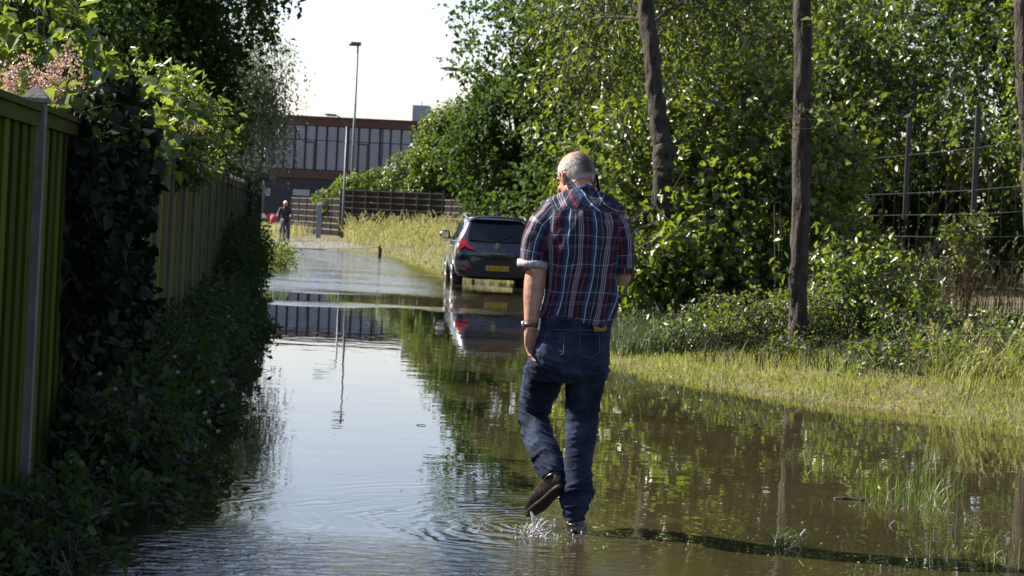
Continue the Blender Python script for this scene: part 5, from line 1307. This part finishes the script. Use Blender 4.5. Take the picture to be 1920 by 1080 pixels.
# ------------------------------------------------------------------ the parked car
PAINT, n, l, b = new_mat('dark_blue_car_paint')
b.inputs['Base Color'].default_value = (.006, .009, .018, 1); b.inputs['Roughness'].default_value = .25; b.inputs['Coat Weight'].default_value = 1.0; b.inputs['Coat Roughness'].default_value = .03
tcx = n.new('ShaderNodeTexCoord'); tnx = n.new('ShaderNodeTexNoise'); tnx.inputs['Scale'].default_value = 30; tnx.inputs['Detail'].default_value = 6; l.new(tcx.outputs['Object'], tnx.inputs[0])
mrx = n.new('ShaderNodeMapRange'); mrx.inputs[3].default_value = .18; mrx.inputs[4].default_value = .36; l.new(tnx.outputs['Fac'], mrx.inputs[0]); l.new(mrx.outputs[0], b.inputs['Roughness'])
CGLASS, n, l, b = new_mat('car_glass')
b.inputs['Base Color'].default_value = (.006, .010, .011, 1); b.inputs['Roughness'].default_value = .04; b.inputs['IOR'].default_value = 1.5
PLAST = mat('dark_bumper_plastic', (.012, .012, .014), .5, (.02, .02, .022), 40)
CHROME = mat('chrome', (.6, .6, .62), .18, metal=1.0)
SILV = mat('grey_bumper_corner', (.15, .15, .155), .35, (.19, .19, .195), 10, metal=.4)
REDL, n, l, b = new_mat('red_lamp_lens')
b.inputs['Base Color'].default_value = (.36, .004, .008, 1); b.inputs['Roughness'].default_value = .12; b.inputs['Coat Weight'].default_value = .6
TYRE = mat('wet_tyre', (.012, .012, .012), .6, (.02, .02, .02), 30, bump=.004, bscale=60)
RIM = mat('alloy_rim', (.42, .42, .43), .3, (.5, .5, .5), 20, metal=.8)
PLATE = mat('yellow_plate', (.62, .42, .02), .4, (.68, .47, .03), 30)
CARY = 42.3
cx_ = at(931, 500, CARY)[0]
car = empty('parked_car', (cx_, CARY, -.12), 'dark blue hatchback parked axle deep in the flood water, seen from behind', 'car', rz=math.atan2(.084, 1.0))
# profile stations: s from the rear bumper, top height, roof half width, belt half width, lowest point
ST = [(0.00, .80, .62, .74, .34), (.04, .84, .66, .84, .30), (.10, .92, .70, .885, .28), (.16, 1.02, .72, .90, .27), (.23, 1.10, .72, .905, .27), (.33, 1.27, .70, .91, .26), (.43, 1.44, .665, .915, .26), (.50, 1.55, .64, .915, .25), (.56, 1.585, .63, .918, .25), (.75, 1.605, .635, .918, .25),
      (1.3, 1.63, .645, .92, .25), (1.9, 1.635, .645, .92, .25), (2.4, 1.61, .635, .92, .25), (2.75, 1.53, .625, .918, .25), (3.05, 1.36, .64, .912, .25), (3.35, 1.16, .68, .90, .25), (3.55, 1.06, .72, .89, .25), (3.9, 1.00, .70, .86, .25), (4.15, .90, .64, .80, .25), (4.32, .74, .55, .68, .27), (4.37, .62, .5, .6, .30)]
def section(top, rw, bw, lo):
    belt = 1.03
    P = [(0, lo), (bw - .10, lo), (bw - .03, lo + .10), (bw, .62), (bw - .004, .80), (bw - .03, .95), (bw - .055, belt), (bw - .055 - (bw - .055 - rw) * .45, belt + (top - belt) * .45), (rw + .028, top - .13), (rw - .035, top - .05), (rw - .17, top - .012), (rw * .5, top + .004), (0, top + .008)]
    out = []
    for x, z in P[:7]:
        zz = min(z, top - .03); xx = x if z < top - .03 else min(x, rw + .10)
        out.append((xx, zz))
    if top > 1.15: out += P[7:]
    else:
        t0 = out[-1]
        for q in range(6):
            k = (q + 1) / 6; out.append((t0[0] * (1 - k) if q > 0 else t0[0] * .93, t0[1] + (top - t0[1]) * (1 - (1 - k) ** 2)))
    return out
SEC = np.array([section(*st[1:]) for st in ST]); ns = SEC.shape[1]
V = []
for (s, *_), P in zip(ST, SEC):
    bow = lambda x: .10 * (x / .92) ** 2 * math.exp(-s * 2.2)          # the tail is rounded in plan
    ring = [(x, s + bow(x), z) for x, z in P] + [(-x, s + bow(x), z) for x, z in P[-2:0:-1]]
    V.append(ring)
V = np.array(V); m_ = V.shape[1]
i, j = np.meshgrid(np.arange(len(ST) - 1), np.arange(m_), indexing='ij')
q = np.stack([i * m_ + j, i * m_ + (j + 1) % m_, (i + 1) * m_ + (j + 1) % m_, (i + 1) * m_ + j], -1).reshape(-1, 4)
VV = np.vstack([V.reshape(-1, 3), V[0].mean(0), V[-1].mean(0)]); nb_ = len(VV) - 2; jj = np.arange(m_)
tr = np.vstack([np.stack([np.full(m_, nb_), (jj + 1) % m_, jj], -1), np.stack([np.full(m_, nb_ + 1), (len(ST) - 1) * m_ + jj, (len(ST) - 1) * m_ + (jj + 1) % m_], -1)])
bo = mesh_np('body', VV, [q, tr], PAINT, car, True)
sb_ = bo.modifiers.new('s', 'SUBSURF'); sb_.levels = 1; sb_.render_levels = 1
def tail_s(z):
    return np.interp(z, [.30, .80, .84, .92, 1.02, 1.10, 1.27, 1.44, 1.55], [.0, .0, .04, .10, .16, .23, .33, .43, .50])
def on_tail(x, z, off=.012):
    s = tail_s(z) + .10 * (np.asarray(x) / .92) ** 2 * np.exp(-tail_s(z) * 2.2)
    sl = np.clip((np.asarray(z) - .8) * 1.4, 0, .55)
    return np.stack([x, s - off, z + off * sl], -1)
def patch(name, poly, m, off, parent=car, th=.012, sub=4):
    """A polygon (x,z) laid on the tail with thickness."""
    poly = np.asarray(poly, dtype=float); k = len(poly)
    c = poly.mean(0); rings = [c + (poly - c) * t for t in np.linspace(1, 0.15, sub)]
    A = np.vstack(rings); F_ = on_tail(A[:, 0], A[:, 1], off); B_ = on_tail(poly[:, 0], poly[:, 1], off - th - .02)
    j = np.arange(k); q_ = []
    for r_ in range(sub - 1):
        q_.append(np.stack([r_ * k + j, r_ * k + (j + 1) % k, (r_ + 1) * k + (j + 1) % k, (r_ + 1) * k + j], -1))
    nb = sub * k
    q_.append(np.stack([j, nb + j, nb + (j + 1) % k, (j + 1) % k], -1))
    fc = np.array([[(sub - 1) * k + t for t in range(k)]])
    return mesh_np(name, np.vstack([F_, B_]), [np.vstack(q_), fc], m, parent, False)
rw_ = patch('rear_window', [(-.60, 1.10), (-.62, 1.14), (-.575, 1.40), (-.53, 1.515), (-.3, 1.535), (0, 1.54), (.3, 1.535), (.53, 1.515), (.575, 1.40), (.62, 1.14), (.60, 1.10), (.3, 1.075), (0, 1.07), (-.3, 1.075)], CGLASS, .020, sub=5)
for s in (-1, 1):
    patch('tail_light', [(s * .725, 1.14), (s * .68, 1.10), (s * .655, 1.03), (s * .575, .965), (s * .515, .92), (s * .52, .895), (s * .60, .915), (s * .70, .955), (s * .83, .865), (s * .86, .87), (s * .805, 1.00), (s * .765, 1.10)], REDL, .030)
    patch('bumper_corner', [(s * .86, .64), (s * .62, .66), (s * .58, .62), (s * .60, .52), (s * .66, .44), (s * .84, .46)], SILV, .016)
    patch('reflector', [(s * .76, .565), (s * .54, .545), (s * .52, .51), (s * .72, .50)], REDL, .030)
patch('lower_bumper', [(-.66, .46), (-.58, .62), (-.34, .68), (0, .69), (.34, .68), (.58, .62), (.66, .46), (.60, .33), (0, .31), (-.60, .33)], PLAST, .018)
patch('boot_handle', [(-.34, .80), (.34, .80), (.33, .835), (-.33, .835)], PLAST, .020)
mb = MB(); P = [(-.62, .505, 1.555), (-.35, .44, 1.605), (0, .42, 1.618), (.35, .44, 1.605), (.62, .505, 1.555)]
mb.loft(P, .10, .022, ref=(0, 1, 0), n=14); build_local(mb, 'roof_spoiler', PAINT, car, True)
mb = MB(); mb.box((0, .38, 1.594), (.34, .02, .016)); build_local(mb, 'brake_light', REDL, car)
mb = MB(); mb.loft([(.02, .75, 1.60), (.02, .90, 1.74)], .006, n=6); build_local(mb, 'aerial', PLAST, car)
mb = MB(); w0 = on_tail(np.array([.02, .02, .36]), np.array([1.10, 1.10, 1.20]), .03); mb.loft([w0[0], w0[2]], .010, n=6); mb.ball(w0[0], .025); build_local(mb, 'rear_wiper', PLAST, car, True)
# number plate with its characters
mb = MB(); mb.box((0, -.035, .515), (.54, .016, .125)); build_local(mb, 'plate_holder', PLAST, car)
mb = MB(); mb.box((0, -.048, .515), (.52, .010, .110)); pl = build_local(mb, 'number_plate', PLATE, car)
mb = MB(); mb.box((-.242, -.0545, .515), (.036, .004, .108)); build_local(mb, 'country_strip', mat('blue_strip', (.02, .05, .30), .4), pl)
def text(body_, size, loc, name, m, parent, sx=1.0, ext=.002):
    cu = bpy.data.curves.new(name, 'FONT'); cu.body = body_; cu.size = size; cu.align_x = 'CENTER'; cu.align_y = 'CENTER'; cu.extrude = ext
    o = bpy.data.objects.new('tmp_text', cu); C.objects.link(o); bpy.context.view_layer.update()
    me = bpy.data.meshes.new_from_object(o.evaluated_get(bpy.context.evaluated_depsgraph_get()))
    bpy.data.objects.remove(o); me.materials.clear(); me.materials.append(m)
    t = bpy.data.objects.new(name, me); C.objects.link(t); t.parent = parent; t.location = loc; t.rotation_euler = (math.radians(90), 0, 0); t.scale = (sx, 1, 1)
    return t
INK = mat('black_lettering', (.012, .012, .012), .5)
text('65-KGR-3', .105, (.018, -.0560, .514), 'plate_characters', INK, pl, .98)
t = text('PEUGEOT', .062, (-.52, on_tail(np.array([-.52]), np.array([.80]))[0][1] - .03, .82), 'boot_lettering', CHROME, car, 1.0)
# rearing lion badge
lion = [(-.02, -.075), (.0, -.06), (.02, -.078), (.035, -.06), (.022, -.04), (.03, -.012), (.05, -.02), (.055, -.005), (.03, .012), (.05, .03), (.06, .022), (.062, .042), (.035, .048), (.03, .07), (.008, .08), (-.02, .068), (-.028, .045), (-.02, .02), (-.034, -.01), (-.055, -.02), (-.06, .015), (-.045, .035), (-.068, .03), (-.075, -.02), (-.05, -.045), (-.035, -.05)]
mb = MB(); lp = np.array(lion)[::-1]; zc_ = .985
mb.prism(lp, .012, frame=lambda V_: V_ + np.array([0, on_tail(np.array([0.]), np.array([zc_]))[0][1] - .022, zc_])); build_local(mb, 'badge', CHROME, car)
# side glass, pillars, mirrors, handles, wheels
for s in (-1, 1):
    def sidept(S, z):
        st = np.array([q_[0] for q_ in ST]); k = np.interp(S, st, np.arange(len(st))); k0 = int(min(k, len(st) - 2)); t_ = k - k0
        Pz = SEC[k0] * (1 - t_) + SEC[k0 + 1] * t_
        return np.interp(z, Pz[3:10, 1], Pz[3:10, 0])
    def glass(pts):
        A = np.array([[s * (sidept(S, z) + .012), S, z] for S, z in pts]); B_ = A - [s * .03, 0, 0]; k = len(pts); j = np.arange(k)
        return mesh_np('side_window', np.vstack([A, B_, A.mean(0)]), [np.stack([j, k + j, k + (j + 1) % k, (j + 1) % k], -1), np.stack([np.full(k, 2 * k), j, (j + 1) % k], -1)], CGLASS, car, False)
    glass([(.62, 1.12), (.72, 1.36), (1.0, 1.46), (1.22, 1.48), (1.22, 1.08), (.8, 1.08)])
    glass([(1.29, 1.08), (1.29, 1.49), (2.02, 1.50), (2.02, 1.08)])
    glass([(2.09, 1.08), (2.09, 1.50), (2.35, 1.48), (2.72, 1.36), (3.02, 1.14), (3.0, 1.08)])
    mb = MB(); mb.loft([(s * .64, .62, 1.575), (s * .655, 1.2, 1.635), (s * .65, 2.2, 1.635)], .018, n=8); build_local(mb, 'roof_rail', CHROME, car, True)
    mb = MB(); mb.loft([(s * .875, .5, 1.05), (s * .878, 1.5, 1.055), (s * .87, 2.9, 1.06)], .010, n=8); build_local(mb, 'chrome_trim', CHROME, car, True)
    mb = MB(); mb.loft([(s * .88, 2.62, 1.10), (s * .97, 2.60, 1.12)], .03, n=8); mb.loft([(s * .92, 2.63, 1.17), (s * 1.0, 2.62, 1.18), (s * 1.10, 2.64, 1.16)], [.085, .10, .06], [.05, .06, .04], ref=(0, 0, 1), n=14); mr_ = build_local(mb, 'door_mirror', PAINT, car, True)
    mb = MB(); mb.box((s * 1.01, 2.565, 1.17), (.16, .006, .13)); build_local(mb, 'mirror_glass', CHROME, mr_)
    for S in (1.38, 2.25):
        mb = MB(); mb.loft([(s * .925, S, .94), (s * .94, S + .1, .945), (s * .925, S + .2, .94)], .016, n=8); build_local(mb, 'door_handle', CHROME, car, True)
    for S in (.80, 3.41):
        mb = MB(); cw = np.array([s * .80, S, .335]); th_ = np.linspace(0, 2 * math.pi, 33)
        mb.loft([cw + [0, .265 * math.cos(t), .265 * math.sin(t)] for t in th_], .075, .115, ref=(0, 0, 0) if False else (0, .001, 1), n=14, round_ends=False) if False else None
        prof = [(-.11, .20), (-.115, .30), (-.09, .335), (0, .342), (.09, .335), (.115, .30), (.11, .20)]
        R_ = np.array([[[cw[0] + a_, cw[1] + r_ * math.cos(t), cw[2] + r_ * math.sin(t)] for a_, r_ in prof] for t in th_[:-1]]); k = len(prof)
        i, j = np.meshgrid(np.arange(32), np.arange(k), indexing='ij')
        q = np.stack([i * k + j, i * k + (j + 1) % k, ((i + 1) % 32) * k + (j + 1) % k, ((i + 1) % 32) * k + j], -1).reshape(-1, 4)
        mb.add(R_.reshape(-1, 3), q); wh = build_local(mb, 'wheel', TYRE, car, True)
        mb = MB(); mb.loft([cw + [s * .06, 0, 0], cw + [s * .10, 0, 0], cw + [s * .112, 0, 0]], [.215, .215, .19], n=28, round_ends=False)
        for a_ in range(5):
            t = a_ * 1.2566; mb.loft([cw + [s * .118, .03 * math.cos(t), .03 * math.sin(t)], cw + [s * .118, .19 * math.cos(t), .19 * math.sin(t)]], [.03, .022], [.012, .012], ref=(0, -math.sin(t), math.cos(t)), n=8)
        build_local(mb, 'rim', RIM, wh, True)
        mb = MB(); t_ = np.linspace(-.15, math.pi + .15, 22)
        mb.loft([(s * .905, S + .375 * math.cos(t), .335 + .375 * math.sin(t)) for t in t_], .022, .030, ref=(1, 0, 0), n=8); build_local(mb, 'wheel_arch', PLAST if S > 2 else PAINT, car, True)

# ------------------------------------------------------------------ the cyclist far down the lane
CYC = 78.5
cp = at(530, 455, CYC); zg = max(.0, float(ground_z(cp[0], CYC))) + .015
CO = np.array([cp[0], CYC, zg])
DKJ = mat('dark_jacket', (.012, .014, .022), .8, (.02, .022, .032), 12); GRT = mat('grey_trousers', (.045, .045, .052), .85, (.07, .07, .08), 10); CAPM = mat('white_cap', (.6, .6, .58), .7)
c = lambda x, y, z: CO + np.array([x, y, z])
mb = MB()
mb.ball(c(.03, .12, 1.50), (.085, .10, .12)); mb.ball(c(.03, .03, 1.49), (.015, .02, .02)); mb.loft([c(.03, .14, 1.30), c(.03, .12, 1.44)], .055)
mb.loft([c(.03, .18, .82), c(.03, .20, 1.0), c(.03, .17, 1.2), c(.03, .15, 1.33)], [.15, .15, .18, .13], [.10, .11, .12, .08])
for s in (-1, 1):
    mb.loft([c(.03 + s * .17, .15, 1.32), c(.03 + s * .27, .10, 1.10), c(.03 + s * .26, -.18, 1.02)], [.055, .05, .04]); mb.ball(c(.03 + s * .26, -.2, 1.02), (.04, .05, .035))
    for q in range(4): mb.loft([c(.03 + s * (.235 + q * .018), -.21, 1.035), c(.03 + s * (.235 + q * .018), -.25, 1.02), c(.03 + s * (.235 + q * .018), -.245, .985)], .010, n=6)
    mb.loft([c(.03 + s * .08, .18, .86), c(.03 + s * .15, .10 + .08 * s, .48), c(.03 + s * .15, .16 + .12 * s, .08)], [.085, .065, .045]); mb.loft([c(.03 + s * .15, .18 + .12 * s, .05), c(.03 + s * .155, .02 + .12 * s, .035)], [.045, .04])
V, Q, N_ = fuse(mb, .014, 3)
cyc = mesh_np('person', V, [Q], SKIN, None, True, origin=CO)
tag(cyc, 'cyclist in dark jacket and white cap standing over a bicycle far down the lane', 'person')
def wear(name, sel, m, off):
    fq_ = Q[sel[Q].all(1)]; us = np.unique(fq_); rm = -np.ones(len(V), int); rm[us] = np.arange(len(us))
    return mesh_np(name, V[us] + N_[us] * off - CO, [rm[fq_]], m, cyc, True)
L_ = V - CO
wear('jacket', (L_[:, 2] > .78) & (L_[:, 2] < 1.40) & (L_[:, 1] > -.15), DKJ, .014)
wear('trousers', (L_[:, 2] > .12) & (L_[:, 2] < .84), GRT, .012)
wear('shoes', (L_[:, 2] < .13), DKJ, .008)
wear('cap', (L_[:, 2] > 1.535), CAPM, .014)
bk = empty('bicycle', CO + [-.01, 0, 0], 'bicycle held upright by the distant cyclist, front wheel towards the camera', 'bicycle')
BKM = mat('black_bicycle_frame', (.02, .02, .022), .4)
def bl(mb, name, m, parent=bk):
    Vq, Qd, T = mb.arrays(); return mesh_np(name, Vq, [Qd, T], m, parent, True)
th_ = np.linspace(0, 2 * math.pi, 29)
for yy in (-.35, .72):
    mb = MB(); mb.loft([(.0 + .05 * math.cos(t) * (yy < 0), yy + .34 * math.cos(t), .35 + .34 * math.sin(t)) for t in th_], .028, n=8, round_ends=False); w_ = bl(mb, 'wheel', TYRE)
    mb = MB()
    for k in range(14):
        t = k * .4488; mb.loft([(0, yy, .35), (.05 * math.cos(t) * (yy < 0), yy + .33 * math.cos(t), .35 + .33 * math.sin(t))], .003, n=4)
    bl(mb, 'spokes', RIM, w_)
mb = MB()
for a_, b_ in (((0, -.35, .35), (0, -.14, .92)), ((0, -.12, .85), (0, .22, .32)), ((0, -.12, .9), (0, .38, .85)), ((0, .22, .32), (0, .42, .95)), ((0, .22, .32), (0, .72, .35)), ((0, .38, .85), (0, .72, .35))): mb.loft([a_, b_], .018, n=8)
bl(mb, 'frame', BKM)
mb = MB(); mb.loft([(-.30, -.02, 1.0), (-.2, -.14, 1.0), (0, -.17, .97), (.2, -.14, 1.0), (.30, -.02, 1.0)], .016, n=8); bl(mb, 'handlebar', BKM)
mb = MB(); mb.ball((0, -.24, .86), (.05, .04, .05)); bl(mb, 'front_lamp', CHROME)
mb = MB(); mb.loft([(0, .30, .99), (0, .42, 1.0), (0, .55, 1.0)], [.03, .06, .09], [.02, .03, .03], ref=(1, 0, 0)); bl(mb, 'saddle', BKM)
bp_ = CO + [-.40, -.12, .90]
mb = MB(); mb.loft([bp_ + [0, 0, -.14], bp_ + [0, 0, -.05], bp_ + [0, 0, .09]], [.11, .14, .10], [.07, .09, .05], n=14); mb.loft([bp_ + [-.06, 0, .09], bp_ + [0, 0, .18], bp_ + [.06, 0, .09]], .010, n=6)
tag(mb.build('shopping_bag', mat('red_bag_cloth', (.40, .05, .05), .7, (.46, .08, .07), 20), None, True, origin=bp_), 'red bag hanging from the distant bicycle handlebar', 'bag')
